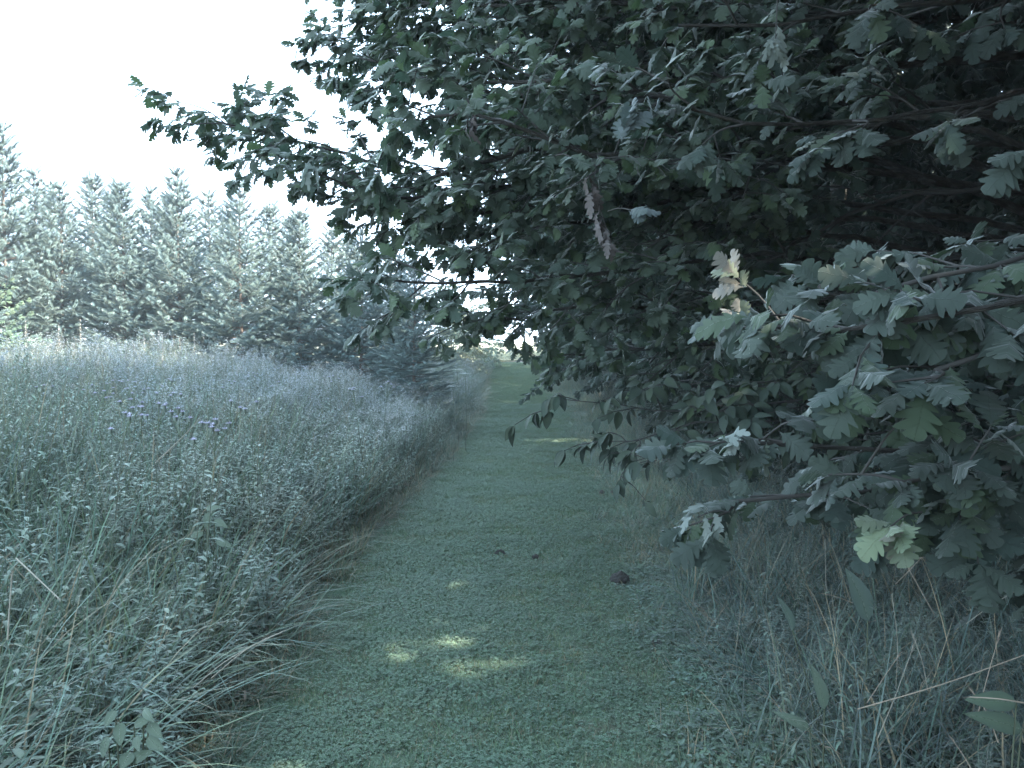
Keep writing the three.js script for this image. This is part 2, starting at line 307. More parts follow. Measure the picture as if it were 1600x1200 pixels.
  // ---------- right verge ----------
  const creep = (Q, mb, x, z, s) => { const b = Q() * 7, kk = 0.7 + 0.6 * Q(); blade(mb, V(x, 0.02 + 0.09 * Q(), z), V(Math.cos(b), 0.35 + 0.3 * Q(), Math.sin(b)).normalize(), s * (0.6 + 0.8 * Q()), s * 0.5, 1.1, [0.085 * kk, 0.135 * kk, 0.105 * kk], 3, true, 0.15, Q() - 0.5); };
  const lowG = six.map((s) => patchGeo(s * 29, (Q, mb) => {
    for (let k = 0; k < 420; k++) creep(Q, mb, sq(Q), sq(Q), 0.03);
    for (let k = 0; k < 400; k++) clover(Q, mb, sq(Q), sq(Q), 0.03 + 0.06 * Q(), 0.008 + 0.005 * Q());
    for (let k = 0; k < 110; k++) tuft(Q, mb, sq(Q), sq(Q), 8, 0.17, 0.004, 0.05, TALL, 0.2, 1, 4, 0.8);
  }));
  const tallG = six.map((s) => patchGeo(s * 37, (Q, mb) => {
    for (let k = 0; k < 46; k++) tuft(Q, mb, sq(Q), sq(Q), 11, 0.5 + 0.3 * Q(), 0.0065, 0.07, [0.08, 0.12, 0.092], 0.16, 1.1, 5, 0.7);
    for (let k = 0; k < 12; k++) weed(Q, mb, sq(Q), sq(Q), 0.25 + 0.35 * Q(), 18, 0.075);
    for (let k = 0; k < 120; k++) creep(Q, mb, sq(Q), sq(Q), 0.05);
  }));
  const shortG = six.map((s) => patchGeo(s * 43, (Q, mb) => { for (let k = 0; k < 90; k++) tuft(Q, mb, sq(Q), sq(Q), 9, 0.22 + 0.12 * Q(), 0.0045, 0.05, TALL, 0.2, 0.9, 4, 0.6); for (let k = 0; k < 120; k++) creep(Q, mb, sq(Q), sq(Q), 0.04); }));
  const lo = six.map(() => []), ta = six.map(() => []), sh = six.map(() => []);
  for (let d = 1.2; d < 39; d += d < 6 ? 0.38 : d < 14 ? 0.45 : 0.6) for (let off = 0.1; off < Math.min(0.34 * d + 1.6, 5.5); off += d < 6 ? 0.38 : d < 14 ? 0.45 : 0.6) {
    const x = pathR(d) + off + (R() - 0.5) * 0.25, z = -d + (R() - 0.5) * 0.25, c = tint(R, 0.12, 0.07);
    const tallAt = off > 0.3 + 0.45 * fbm(d * 0.8, 40, 2) && d < 5.4 || off > 0.8;
    if (d < 5.6 && !tallAt) lo[six1()].push({ m: upright(x, z, R() * 7, 1, (0.8 + 0.5 * R()) * (0.75 + 1.1 * off)), c });
    else if (tallAt) ta[six1()].push({ m: upright(x, z, R() * 7, 1, (0.48 + 0.5 * R()) * (d > 14 ? 1.3 : 1), 0.15 * R(), R() * 7), c });
    else sh[six1()].push({ m: upright(x, z, R() * 7, 1, (0.45 + 0.7 * R()) * (0.5 + off), 0.15 * R(), R() * 7), c });
  }
  const vs = stuff('verge_grass', 'long shaded grass under the oaks right of the path', 'grass');
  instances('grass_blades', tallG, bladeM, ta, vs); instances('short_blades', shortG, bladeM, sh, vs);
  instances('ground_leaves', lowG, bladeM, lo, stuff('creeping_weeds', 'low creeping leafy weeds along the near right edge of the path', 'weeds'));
}

// ---------- oaks ----------
const LOBES = [[0, 0.012], [0.07, 0.02], [0.14, 0.06], [0.21, 0.15], [0.245, 0.14], [0.26, 0.075], [0.36, 0.2], [0.42, 0.235], [0.455, 0.215], [0.445, 0.11], [0.56, 0.27], [0.635, 0.32], [0.67, 0.29], [0.645, 0.145], [0.75, 0.245], [0.82, 0.275], [0.85, 0.235], [0.825, 0.12], [0.9, 0.16], [0.96, 0.14], [1.0, 0.055], [1.01, 0]];
function oakLeaf(seed, low = false) {
  const R = rng(seed), mb = new MB(), wide = 0.95 + 0.3 * R(), droop = 0.1 + 0.5 * R(), fold = 0.05 + 0.5 * R(), twist = (R() - 0.5) * 0.9;
  const pts = low ? [0, 3, 5, 7, 9, 11, 13, 15, 17, 19, 21].map((k) => LOBES[k]) : LOBES;
  const Z = (x, y) => -droop * y * y - fold * Math.abs(x) + twist * x * y + (low ? 0 : 0.02 * Math.sin(x * 13 + y * 15 + seed));
  const row = (s) => pts.map(([y, x], k) => { const j = 0.88 + 0.24 * R(), xx = s * x * j * wide, yy = y + (R() - 0.5) * 0.015; return mb.v(xx, yy, Z(xx, yy), ONE, 0.5 + xx * 1.1, y); });
  const mid = pts.map(([y, x]) => { const yy = Math.max(0, Math.min(1, y - x * 0.45)); return mb.v(0, yy, Z(0, yy), ONE, 0.5, yy); });
  const a = row(-1), b = row(1);
  for (let k = 0; k < pts.length - 1; k++) { mb.q(a[k], mid[k], mid[k + 1], a[k + 1]); mb.q(mid[k], b[k], b[k + 1], mid[k + 1]); }
  return mb.geo();
}
const oakHi = [1, 2, 3, 4, 5, 6].map((s) => oakLeaf(s)), oakLo = [11, 12, 13].map((s) => oakLeaf(s, true));
const OAK = [0.044, 0.066, 0.047];  // crown foliage: canopy shade is put partly into this leaf colour
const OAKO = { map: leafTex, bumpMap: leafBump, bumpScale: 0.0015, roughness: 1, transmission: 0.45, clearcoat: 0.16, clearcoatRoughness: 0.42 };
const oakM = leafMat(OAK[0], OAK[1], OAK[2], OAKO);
const oakTints = [[1, 1, 1], [0.82, 0.86, 0.84], [1.18, 1.16, 1.12], [1.15, 1.25, 0.85], [0.9, 1, 1.05], [1.35, 1.32, 1.35]];
const oakPartM = oakTints.map((t) => leafMat(OAK[0] * t[0], OAK[1] * t[1], OAK[2] * t[2], OAKO));
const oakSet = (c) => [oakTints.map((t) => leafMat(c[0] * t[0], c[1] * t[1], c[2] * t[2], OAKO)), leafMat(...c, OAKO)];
const nearSet = oakSet([0.041, 0.062, 0.047]), leftSet = oakSet([0.055, 0.083, 0.055]);  // near oak darkened, left oak lightened: shade and skylight put into leaf colour
// leaves round a twig end: calls put(matrix)
function leafRound(R, p, d, n, size, put, sag = 0.34) {
  for (let k = 0; k < n; k++) {
    const a = k * 2.4 + R() * 0.8, pol = (0.3 + 0.95 * R()), s = V(0, 1, 0).cross(d); if (s.lengthSq() < 1e-3) s.set(1, 0, 0); s.normalize();
    const u = d.clone().cross(s), y = d.clone().multiplyScalar(Math.cos(pol)).addScaledVector(s, Math.sin(pol) * Math.cos(a)).addScaledVector(u, Math.sin(pol) * Math.sin(a) * 0.65);
    y.y -= sag * (0.3 + 1.4 * R()); y.normalize();
    const z = V((R() - 0.5) * 1.5 - 0.45, 0.85, (R() - 0.5) * 1.5 + 0.5); z.addScaledVector(y, -z.dot(y)); if (z.lengthSq() < 0.02) z.set(1, 0, 0).addScaledVector(y, -y.x); z.normalize();
    const x = y.clone().cross(z);
    put(basis(x, y, z, p.clone().addScaledVector(d, -0.02 * k * R()).addScaledVector(y, 0.008), size * (0.65 + 0.5 * R())), k);
  }
}
const sprayGeo = [1, 2, 3, 4].map((s) => {          // a branchlet with its low-detail leaves, along +x, for crowns that show small
  const R = rng(s * 91), mb = new MB();
  for (let k = 0; k < 8; k++) {
    const t = k / 7, sd = k % 2 ? 1 : -1, st = V(0.1 + 0.55 * t, -0.06 * t * t, 0), d = k === 7 ? V(1, -0.1, 0) : V(0.75, 0.25 * (R() - 0.3), sd * (0.5 + 0.5 * R())).normalize(), e = st.clone().addScaledVector(d, 0.12 + 0.14 * R());
    leafRound(R, e, d, 6, 0.125, (m) => { const q = 0.75 + 0.5 * R(); mb.add(oakLo[Math.floor(R() * 3)], m, [q * (0.9 + 0.2 * R()), q, q]); });
  }
  return mb.geo();
});
// one limb from control points, with its boughs and twigs; returns the places of leaf clusters
function limb(R, pts, o, wood, tips) {
  const { r0 = 0.045, r1 = 0.006, from = 0.25, gap = 0.22, reach = 0.75, sub = 0.13, flat = 0.45 } = o;
  const c = new THREE.CatmullRomCurve3(pts, false, 'centripetal'), L = c.getLength(), n = Math.max(8, Math.round(L * 5)), P = c.getSpacedPoints(n);
  for (let k = 1; k < n; k++) P[k].add(V((R() - 0.5) * 0.035, (R() - 0.5) * 0.035, (R() - 0.5) * 0.035));
  tube(wood.limb, P, r0, r1, r0 > 0.03 ? 8 : 5, ONE, 0.3);
  const twig = (p, d, l) => {
    const e = p.clone().addScaledVector(d, l), m = p.clone().addScaledVector(d, l * 0.5).add(V((R() - 0.5) * 0.04 * l, 0.06 * l, (R() - 0.5) * 0.04 * l));
    tube(wood.twig, [p, m, e], 0.0035, 0.0018, 4);
    tips.push({ p: e, d: d.clone() });
    if (l > 0.2) tips.push({ p: m, d: d.clone(), n: 3 });
  };
  const m = Math.floor(L * (1 - from) / gap);
  for (let k = 0; k <= m; k++) {
    const t = from + (1 - from) * (k + 0.4 * R()) / (m + 0.4), i = Math.min(n - 1, Math.floor(t * n)), p = P[i].clone().lerp(P[i + 1], t * n - i), tan = P[i + 1].clone().sub(P[i]).normalize();
    const a = k * 2.4 + R(), s = UPV.clone().cross(tan).normalize(), u = tan.clone().cross(s);
    const lat = s.multiplyScalar(Math.cos(a)).addScaledVector(u, Math.sin(a) * flat);
    const d = tan.clone().multiplyScalar(0.55 + 0.4 * R()).addScaledVector(lat, 0.9).normalize(), l = reach * (0.35 + 0.75 * R()) * (1.1 - 0.55 * t);
    const e = p.clone().addScaledVector(d, l).add(V(0, -0.08 * l + 0.1 * (R() - 0.5), 0)), mid = p.clone().lerp(e, 0.5).add(V((R() - 0.5) * 0.08, 0.05 * l, (R() - 0.5) * 0.08));
    const Q = curve([p, mid, e], 6), rr = lerp(r0, r1, t) * 0.45 + 0.002;
    tube(wood.twig, Q, rr, 0.0025, 5);
    const nt = Math.max(1, Math.floor(l / sub));
    for (let j = 0; j < nt; j++) {
      const w = (j + 0.7) / (nt + 0.2), q = Q[Math.min(6, Math.round(w * 6))], b = R() * 7, td = e.clone().sub(p).normalize().multiplyScalar(0.6).add(V(Math.cos(b) * 0.8, (R() - 0.45) * 0.6, Math.sin(b) * 0.8)).normalize();
      twig(q, td, 0.08 + 0.2 * R());
    }
    tips.push({ p: e, d: e.clone().sub(mid).normalize() });
  }
  tips.push({ p: P[n].clone(), d: P[n].clone().sub(P[n - 1]).normalize() });
}
const GAPS = [[-0.47, -5.5, 0.1], [-0.36, -4.25, 0.12], [0.52, -14.1, 0.16], [1.15, -14.3, 0.14]].map(([x, z, r]) => ({ p: V(x, ground(x, z), z), r }));
function inGap(p, more) { for (const q of GAPS) { const d = p.clone().sub(q.p), t = d.dot(SUN); if (d.addScaledVector(SUN, -t).length() < q.r + more) return true; } return false; }
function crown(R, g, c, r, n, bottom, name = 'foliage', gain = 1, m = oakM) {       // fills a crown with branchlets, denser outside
  const lists = sprayGeo.map(() => []);
  for (let k = 0; k < n;) {
    const d = V(R() * 2 - 1, R() * 2 - 1, R() * 2 - 1); if (d.lengthSq() > 1 || d.lengthSq() < 0.05) continue;
    d.normalize().multiplyScalar(Math.pow(R(), 0.33));
    const lump = 0.72 + 0.5 * vnoise(d.x * 3 + c.x * 3 + 20, d.z * 3 + d.y * 4 + c.z * 3 + 50);
    const p = V(c.x + d.x * r.x * lump, c.y + d.y * r.y * lump, c.z + d.z * r.z * lump); if (p.y < bottom(p)) { if (R() < 0.02) k++; continue; } k++;
    const x = V(d.x * r.x, d.y * 0.5 - 0.1, d.z * r.z).normalize().add(V((R() - 0.5) * 1.2, (R() - 0.5) * 0.6, (R() - 0.5) * 1.2)).normalize(), y = UPV.clone().addScaledVector(x, -x.y).normalize(), z = x.clone().cross(y), s = (0.85 + 0.5 * R()) * gain;
    if (inGap(p.clone().addScaledVector(x, 0.35 * s), 0.22 * s)) continue;
    lists[Math.floor(R() * 4)].push({ m: basis(x, y, z, p.sub(g.position), s), c: tint(R, 0.22, 0.1) });
  }
  instances(name, sprayGeo, m, lists, g);
}
function trunkOf(g, R, h, r) {
  const mb = new MB();
  tube(mb, [V(0, -0.2, 0), V(0, 0.15, 0), V(0.02, 0.7, 0.02), V((R() - 0.5) * 0.2, h * 0.4, (R() - 0.5) * 0.2), V((R() - 0.5) * 0.4, h * 0.75, (R() - 0.5) * 0.4), V((R() - 0.5) * 0.4, h, (R() - 0.5) * 0.4)].reduce((a, p, k, s) => (k ? [...a, s[k - 1].clone().lerp(p, 0.5), p] : [p]), []), r, r * 0.15, 12, ONE, 0.35);
  return part('trunk', mb.geo(), barkM, g);
}
// world-space parts under a tree's group, whose base is at its position
function local(mb, g) { const geo = mb.geo(); geo.translate(-g.position.x, -g.position.y, -g.position.z); return geo; }
const score = (p, size) => { const d = -p.z; if (d < 0.4) return 0; const px = 800 + p.x / d * FOC, py = HOR - (p.y - EYE) / d * FOC; return px < -20 || px > 1620 || py < -20 || py > 1220 ? 0 : size / d; };
function oakTree(name, label, group, x, z, h, r, seed, limbs, most, fill, geos = oakHi, mats = oakPartM, bulk = oakM) {
  const R = rng(seed), g = base(name, x, z); tag(g, label, 'tree', group);
  trunkOf(g, R, h, r);
  const leaves = [];
  for (const L of limbs) {
    const wood = { limb: new MB(), twig: new MB() }, tips = [];
    limb(R, L.pts, L, wood, tips);
    const lm = part('limb', local(wood.limb, g), L.r0 > 0.02 || !L.r0 ? barkM : twigM, g);
    if (wood.twig.i.length) part('twigs', local(wood.twig, g), twigM, lm, 'stuff');
    if (!L.bare) for (const t of tips) leafRound(R, t.p, t.d, t.n ?? (L.n ?? 8), L.size ?? 0.12, (m) => inGap(V(m.elements[12], m.elements[13], m.elements[14]), 0.05) || leaves.push({ m, t: Math.floor(R() * 5 + (R() < 0.05 ? 1 : 0)), d: -m.elements[14], k: score(V(m.elements[12], m.elements[13], m.elements[14]), m.getMaxScaleOnAxis()) }), L.sag);
  }
  leaves.sort((a, b) => b.k - a.k);
  const off = new THREE.Matrix4().makeTranslation(-g.position.x, -g.position.y, -g.position.z), bulkMB = new MB();
  leaves.forEach((e, k) => {
    e.m.premultiply(off);
    if (k < most) { const o = part('leaf', geos[k % geos.length], mats[e.t % mats.length], g); o.matrixAutoUpdate = true; e.m.decompose(o.position, o.quaternion, o.scale); }
    else { const q = 0.85 + 0.3 * R(), t = oakTints[e.t], far = geos === oakHi && e.k === 0; bulkMB.add(far ? oakLo[k % 3] : geos[k % geos.length], e.m, [t[0] * q, t[1] * q, t[2] * q]); }
  });
  if (bulkMB.i.length) part('leaf_cluster', bulkMB.geo(), bulk, g, 'stuff');
  if (fill) fill(g, R);
  return g;
}
const A = (...a) => a.map((p) => (p.isVector3 ? p : at(...p)));
// nearest oak: its branches hang in from the right edge
const nearOak = oakTree('oak_tree', 'nearest oak, its big grey green lobed leaves hanging in from the right edge', null, 4.9, -1.4, 10, 0.24, 501, [
  { pts: A(V(4.9, 2.1, -1.4), [1850, 360, 2.5], [1640, 450, 2.0], [1500, 480, 1.85], [1370, 520, 1.85], [1290, 520, 1.95]), from: 0.52, gap: 0.17, reach: 0.3, sub: 0.1, r0: 0.022, n: 8, size: 0.108, sag: 0.26, flat: 0.3 },
  { pts: A(V(4.9, 2.2, -1.4), [1900, 330, 2.8], [1620, 400, 2.3], [1500, 430, 2.1], [1390, 450, 2.1], [1330, 470, 2.1]), from: 0.6, gap: 0.16, reach: 0.3, sub: 0.1, r0: 0.02, n: 8, size: 0.108, sag: 0.26, flat: 0.3 },
  { pts: A(V(4.9, 1.9, -1.4), [1850, 500, 2.4], [1660, 540, 2.0], [1540, 560, 1.9], [1460, 580, 1.9]), from: 0.56, gap: 0.14, reach: 0.28, sub: 0.1, r0: 0.02, n: 8, size: 0.108, sag: 0.26, flat: 0.3 },
  { pts: A(V(4.9, 2.0, -1.4), [1700, 500, 2.4], [1450, 530, 2.3], [1300, 520, 2.25], [1200, 510, 2.2]), from: 0.72, gap: 0.2, reach: 0.2, sub: 0.1, r0: 0.012, n: 5, flat: 0.3 },
  { pts: A(V(4.9, 1.7, -1.4), [1850, 650, 2.6], [1600, 695, 2.3], [1400, 700, 2.2], [1250, 695, 2.25], [1150, 690, 2.3]), from: 0.48, gap: 0.15, reach: 0.3, sub: 0.1, r0: 0.022, n: 8, size: 0.108, sag: 0.26, flat: 0.25 },
  { pts: A(V(4.9, 1.6, -1.4), [1880, 720, 2.5], [1620, 725, 2.1], [1500, 740, 2.0], [1410, 755, 1.95]), from: 0.52, gap: 0.14, reach: 0.3, sub: 0.1, r0: 0.02, n: 8, size: 0.108, sag: 0.26, flat: 0.3 },
  { pts: A(V(4.9, 1.5, -1.4), [1880, 770, 2.8], [1600, 755, 2.5], [1350, 760, 2.4], [1220, 770, 2.4], [1140, 785, 2.4]), from: 0.5, gap: 0.15, reach: 0.26, sub: 0.1, r0: 0.02, n: 8, size: 0.108, sag: 0.26, flat: 0.3 },
  { pts: A(V(4.9, 1.5, -1.4), [1880, 820, 2.5], [1700, 780, 2.2], [1580, 780, 2.1], [1500, 775, 2.1]), from: 0.52, gap: 0.15, reach: 0.28, sub: 0.1, r0: 0.02, n: 7, size: 0.108, sag: 0.26, flat: 0.3 },
  { pts: A(V(4.9, 3, -1.4), [1900, 100, 2.6], [1760, 150, 2.3], [1660, 200, 2.2]), from: 0.7, gap: 0.2, reach: 0.2, sub: 0.12, r0: 0.015, n: 5 },
  { pts: A(V(4.9, 3, -1.4), [1700, 120, 3.6], [1480, 170, 3.4], [1300, 190, 3.2], [1180, 190, 3.1], [1080, 170, 3.1]), from: 0.68, gap: 0.2, reach: 0.5, sub: 0.14, r0: 0.03, n: 5 },
  { pts: A(V(4.9, 3.4, -1.4), [1750, -60, 3.6], [1500, 0, 3.5], [1330, 20, 3.4], [1180, 40, 3.3], [1060, 40, 3.4]), from: 0.6, gap: 0.22, reach: 0.5, sub: 0.14, r0: 0.03, n: 5 },
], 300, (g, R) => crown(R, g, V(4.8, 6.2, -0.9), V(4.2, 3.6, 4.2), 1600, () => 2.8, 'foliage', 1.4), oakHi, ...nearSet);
// the oak whose branch reaches left over the path
const leftOak = oakTree('oak_tree', 'broad oak whose long leafy branches reach left across the path against the sky', null, 4.1, -5.6, 11, 0.26, 502, [
  { pts: A(V(4.1, 2.3, -5.6), [1350, 250, 5.6], [1080, 245, 5.3], [880, 225, 5.0], [740, 262, 5.0], [640, 275, 5.1], [545, 240, 5.2], [410, 212, 5.3], [325, 185, 5.4]), from: 0.42, gap: 0.105, reach: 0.85, r0: 0.035, size: 0.106, n: 9 },
  { pts: A(V(4.1, 2.3, -5.6), [1200, 300, 5.3], [950, 280, 5.0], [760, 290, 4.8], [600, 310, 4.8], [510, 280, 4.9], [440, 230, 5.1]), from: 0.42, gap: 0.105, reach: 0.7, r0: 0.028, size: 0.106, n: 9 },
  { pts: A(V(4.1, 1.9, -5.6), [1200, 400, 5.0], [980, 420, 4.6], [800, 440, 4.4], [670, 442, 4.3], [570, 432, 4.3]), from: 0.42, gap: 0.105, reach: 0.7, r0: 0.028, size: 0.106, n: 9 },
  { pts: A(V(4.1, 2.6, -5.6), [1250, 260, 4.8], [1060, 240, 4.2], [930, 240, 3.8], [800, 190, 3.7], [700, 180, 3.8], [620, 210, 3.9]), from: 0.42, gap: 0.105, reach: 0.6, r0: 0.035, size: 0.106, n: 9 },
  { pts: A(V(4.1, 3.6, -5.6), [1150, 110, 5.6], [900, 90, 5.9], [720, 70, 6.0], [600, 60, 6.2], [520, 60, 6.4]), from: 0.3, gap: 0.105, reach: 0.9, r0: 0.035, size: 0.106, n: 9 },
  { pts: A(V(4.1, 3.8, -5.6), [1100, 20, 5.0], [880, 0, 5.0], [720, 10, 5.2], [600, -10, 5.6]), from: 0.3, gap: 0.105, reach: 0.85, r0: 0.032, size: 0.106, n: 9 },
  { pts: A(V(4.1, 4.2, -5.6), [1000, -80, 5.4], [750, -70, 5.8], [560, -60, 6.2]), from: 0.3, gap: 0.105, reach: 0.9, r0: 0.032, size: 0.106, n: 9 },
  { pts: A(V(4.1, 2.0, -5.6), [1180, 350, 5.6], [1000, 350, 5.4], [860, 350, 5.4], [740, 370, 5.6], [640, 350, 5.8]), from: 0.42, gap: 0.105, reach: 0.85, r0: 0.028, size: 0.106, n: 9 },
  { pts: A(V(4.1, 1.6, -5.6), [1250, 480, 5.6], [1050, 480, 5.6], [900, 480, 5.7], [800, 500, 5.8], [740, 500, 6.0]), from: 0.42, gap: 0.105, reach: 0.7, r0: 0.035, size: 0.106, n: 9 },
  { pts: A(V(4.1, 1.5, -5.6), [1280, 540, 6.2], [1080, 540, 6.4], [930, 550, 6.8], [850, 560, 7.0]), from: 0.3, gap: 0.105, reach: 0.7, r0: 0.035, size: 0.106, n: 9 },
  { pts: A(V(4.1, 2.9, -5.6), [1200, 200, 6.2], [1000, 170, 6.4], [850, 160, 6.6], [720, 170, 6.8]), from: 0.42, gap: 0.105, reach: 0.95, r0: 0.028, size: 0.106, n: 9 },
  { pts: A(V(4.1, 2.4, -5.6), [1200, 130, 4.4], [1020, 150, 4.2], [880, 130, 4.2], [760, 130, 4.4], [660, 120, 4.6]), from: 0.42, gap: 0.105, reach: 0.6, r0: 0.035, size: 0.106, n: 9 },
  { pts: A(V(4.1, 3.2, -5.6), [1150, 150, 5.0], [900, 150, 4.8], [740, 140, 4.9], [620, 110, 5.1], [560, 90, 5.3]), from: 0.42, gap: 0.11, reach: 0.8, r0: 0.028, size: 0.106, n: 9 },
  { pts: A(V(4.1, 4.0, -5.6), [1050, 60, 5.6], [850, 30, 5.6], [700, 30, 5.7], [590, 30, 5.9]), from: 0.35, gap: 0.11, reach: 0.9, r0: 0.032, size: 0.106, n: 9 },
  { pts: A(V(4.1, 2.2, -5.6), [1150, 320, 5.2], [900, 330, 5.0], [740, 330, 5.0], [640, 335, 5.1], [560, 320, 5.2]), from: 0.42, gap: 0.11, reach: 0.75, r0: 0.028, size: 0.106, n: 9 },
  { pts: A([1590, 186, 4.0], [1530, 178, 4.0], [1470, 178, 4.0], [1400, 182, 4.1], [1330, 215, 4.3], [1240, 250, 4.6]), bare: 1, from: 0.55, gap: 0.3, reach: 0.7, r0: 0.022, r1: 0.008 },
  { pts: A([1640, 240, 4.6], [1500, 205, 4.6], [1360, 230, 4.7], [1250, 250, 4.8], [1120, 330, 4.9], [1000, 420, 5.0]), bare: 1, from: 0.2, gap: 0.3, reach: 0.8, r0: 0.025, r1: 0.006 },
  { pts: A([1640, 300, 5], [1480, 300, 5], [1340, 330, 5], [1220, 400, 5], [1100, 470, 5]), bare: 1, from: 0.1, gap: 0.25, reach: 0.8, r0: 0.018, r1: 0.006 },
  { pts: A([1660, 420, 5.5], [1500, 400, 5.5], [1350, 440, 5.5], [1200, 520, 5.6]), bare: 1, from: 0.1, gap: 0.25, reach: 0.8, r0: 0.018, r1: 0.006 },
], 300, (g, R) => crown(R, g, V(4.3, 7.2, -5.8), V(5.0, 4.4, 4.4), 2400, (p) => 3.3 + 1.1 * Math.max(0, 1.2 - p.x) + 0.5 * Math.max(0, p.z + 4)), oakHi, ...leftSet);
// the oaks farther along
function rowOak(label, x, z, h, seed, c, r, n, bottom, group, gain) {
  const R = rng(seed), g = base('oak_tree', x, z); tag(g, label, 'tree', group);
  trunkOf(g, R, h, 0.22);
  for (let k = 0; k < 9; k++) {
    const a = k * 2.4 + R(), y0 = 1.6 + R() * h * 0.5, mb = new MB(), L = Math.min(r.x, r.z) * (0.6 + 0.3 * R());
    tube(mb, curve([V(0, y0, 0), V(Math.cos(a) * L * 0.5, y0 + 0.5, Math.sin(a) * L * 0.5), V(Math.cos(a) * L, y0 + 0.7 + R(), Math.sin(a) * L)], 8), 0.06, 0.012, 6, ONE, 0.3);
    part('limb', mb.geo(), barkM, g);
  }
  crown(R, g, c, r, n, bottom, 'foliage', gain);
  return g;
}
rowOak('second oak along the right of the path, its low branches dark above the verge', 4.6, -12, 10, 601, V(4.4, 5.2, -12), V(4.6, 5, 4.4), 2000, (p) => 0.75 + 0.25 * Math.max(0, 2.2 - p.x));
rowOak('third oak along the right of the path, leaves hanging at the path end', 5.2, -19.5, 11, 602, V(4.8, 5.4, -19.5), V(4.7, 5.2, 4.8), 1700, (p) => 0.9 + 0.35 * Math.max(0, 3 - p.x), null, 1.15);
rowOak('fourth oak along the right of the path, small and far off', 5.6, -27.5, 11, 603, V(5.2, 5.6, -27.5), V(4.6, 5.2, 5), 1300, (p) => 1.2 + 0.3 * Math.max(0, 3.4 - p.x), null, 1.4);
rowOak('farthest oak beside the right end of the path', 6.5, -36, 11, 604, V(6.2, 5.8, -36), V(4.6, 5.2, 5), 1000, (p) => 1.3, null, 1.5);
for (const [x, z, s] of [[9.5, -3, 1], [9.8, -8.5, 2], [9.2, -14.5, 3], [10, -22, 4], [8.8, 3.5, 5], [5.2, 5.5, 6], [10.5, -30, 7]])
  rowOak('dark oak deep in the wood behind the trees beside the path', x, z, 11, 700 + s, V(x, 5.6, z), V(4.2, 5.6, 4), 800, () => 0.5, 'oaks deep in the wood at the right', 1.45);
{ // dark undergrowth below the oaks
  const R0 = rng(55);
  for (const [x, z, w] of [[3.9, -3.4, 1.2], [5.4, -5.2, 1.4], [4.2, -8.2, 1.3], [3.6, -10.8, 1.1], [5.8, -10.4, 1.5], [4.6, -14.5, 1.4], [6.6, -7.4, 1.5], [6.2, -2.4, 1.4], [4.6, -17.5, 1.4]]) {
    const R = rng(900 + Math.round(x * 10 - z * 7)), g = base('shrub', x, z); tag(g, 'dark leafy shrub in the deep shade under the oaks', 'shrub', 'shrubs under the oaks');
    for (let k = 0; k < 5; k++) { const a = k * 1.3 + R(), mb = new MB(); tube(mb, [V(0, -0.05, 0), V(Math.cos(a) * 0.25 * w, 0.6, Math.sin(a) * 0.25 * w), V(Math.cos(a) * 0.6 * w, 1.3, Math.sin(a) * 0.6 * w)], 0.02, 0.005, 5); part('stem', mb.geo(), twigM, g); }
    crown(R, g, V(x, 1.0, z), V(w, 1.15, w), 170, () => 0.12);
  }
}

// ---------- spruces ----------
const shootGeo = [1, 2, 3].map((s) => {            // one needled shoot of 0.2 m along +x
  const R = rng(s * 71), mb = new MB(), L = 0.2;
  tube(mb, [V(0, 0, 0), V(L * 0.9, 0, 0)], 0.003, 0.002, 3, [0.5, 0.42, 0.34]);
  for (let k = 0; k < 90; k++) {
    const x = L * (k + R()) / 90, a = k * 2.4, e = V(0.75, Math.cos(a) + 0.25, Math.sin(a)).normalize(), l = 0.042 + 0.014 * R(), q = V(0, -Math.sin(a), Math.cos(a)).multiplyScalar(0.0034), kk = 0.8 + 0.4 * R();
    const p = V(x, 0, 0), c = [kk, kk, kk], A0 = mb.v(p.x, p.y + q.y, p.z + q.z, c), B = mb.v(p.x, p.y - q.y, p.z - q.z, c), C = mb.v(p.x + e.x * l, e.y * l, e.z * l, c);
    mb.t(A0, B, C);
  }
  return mb.geo();
});
const needleM = mat({ color: new THREE.Color().setRGB(0.12, 0.165, 0.15), roughness: 0.5, specularIntensity: 1 });
const spruceBark = mat({ color: new THREE.Color().setRGB(0.14, 0.11, 0.09), roughness: 0.95, bumpMap: barkBump, bumpScale: 0.006 });
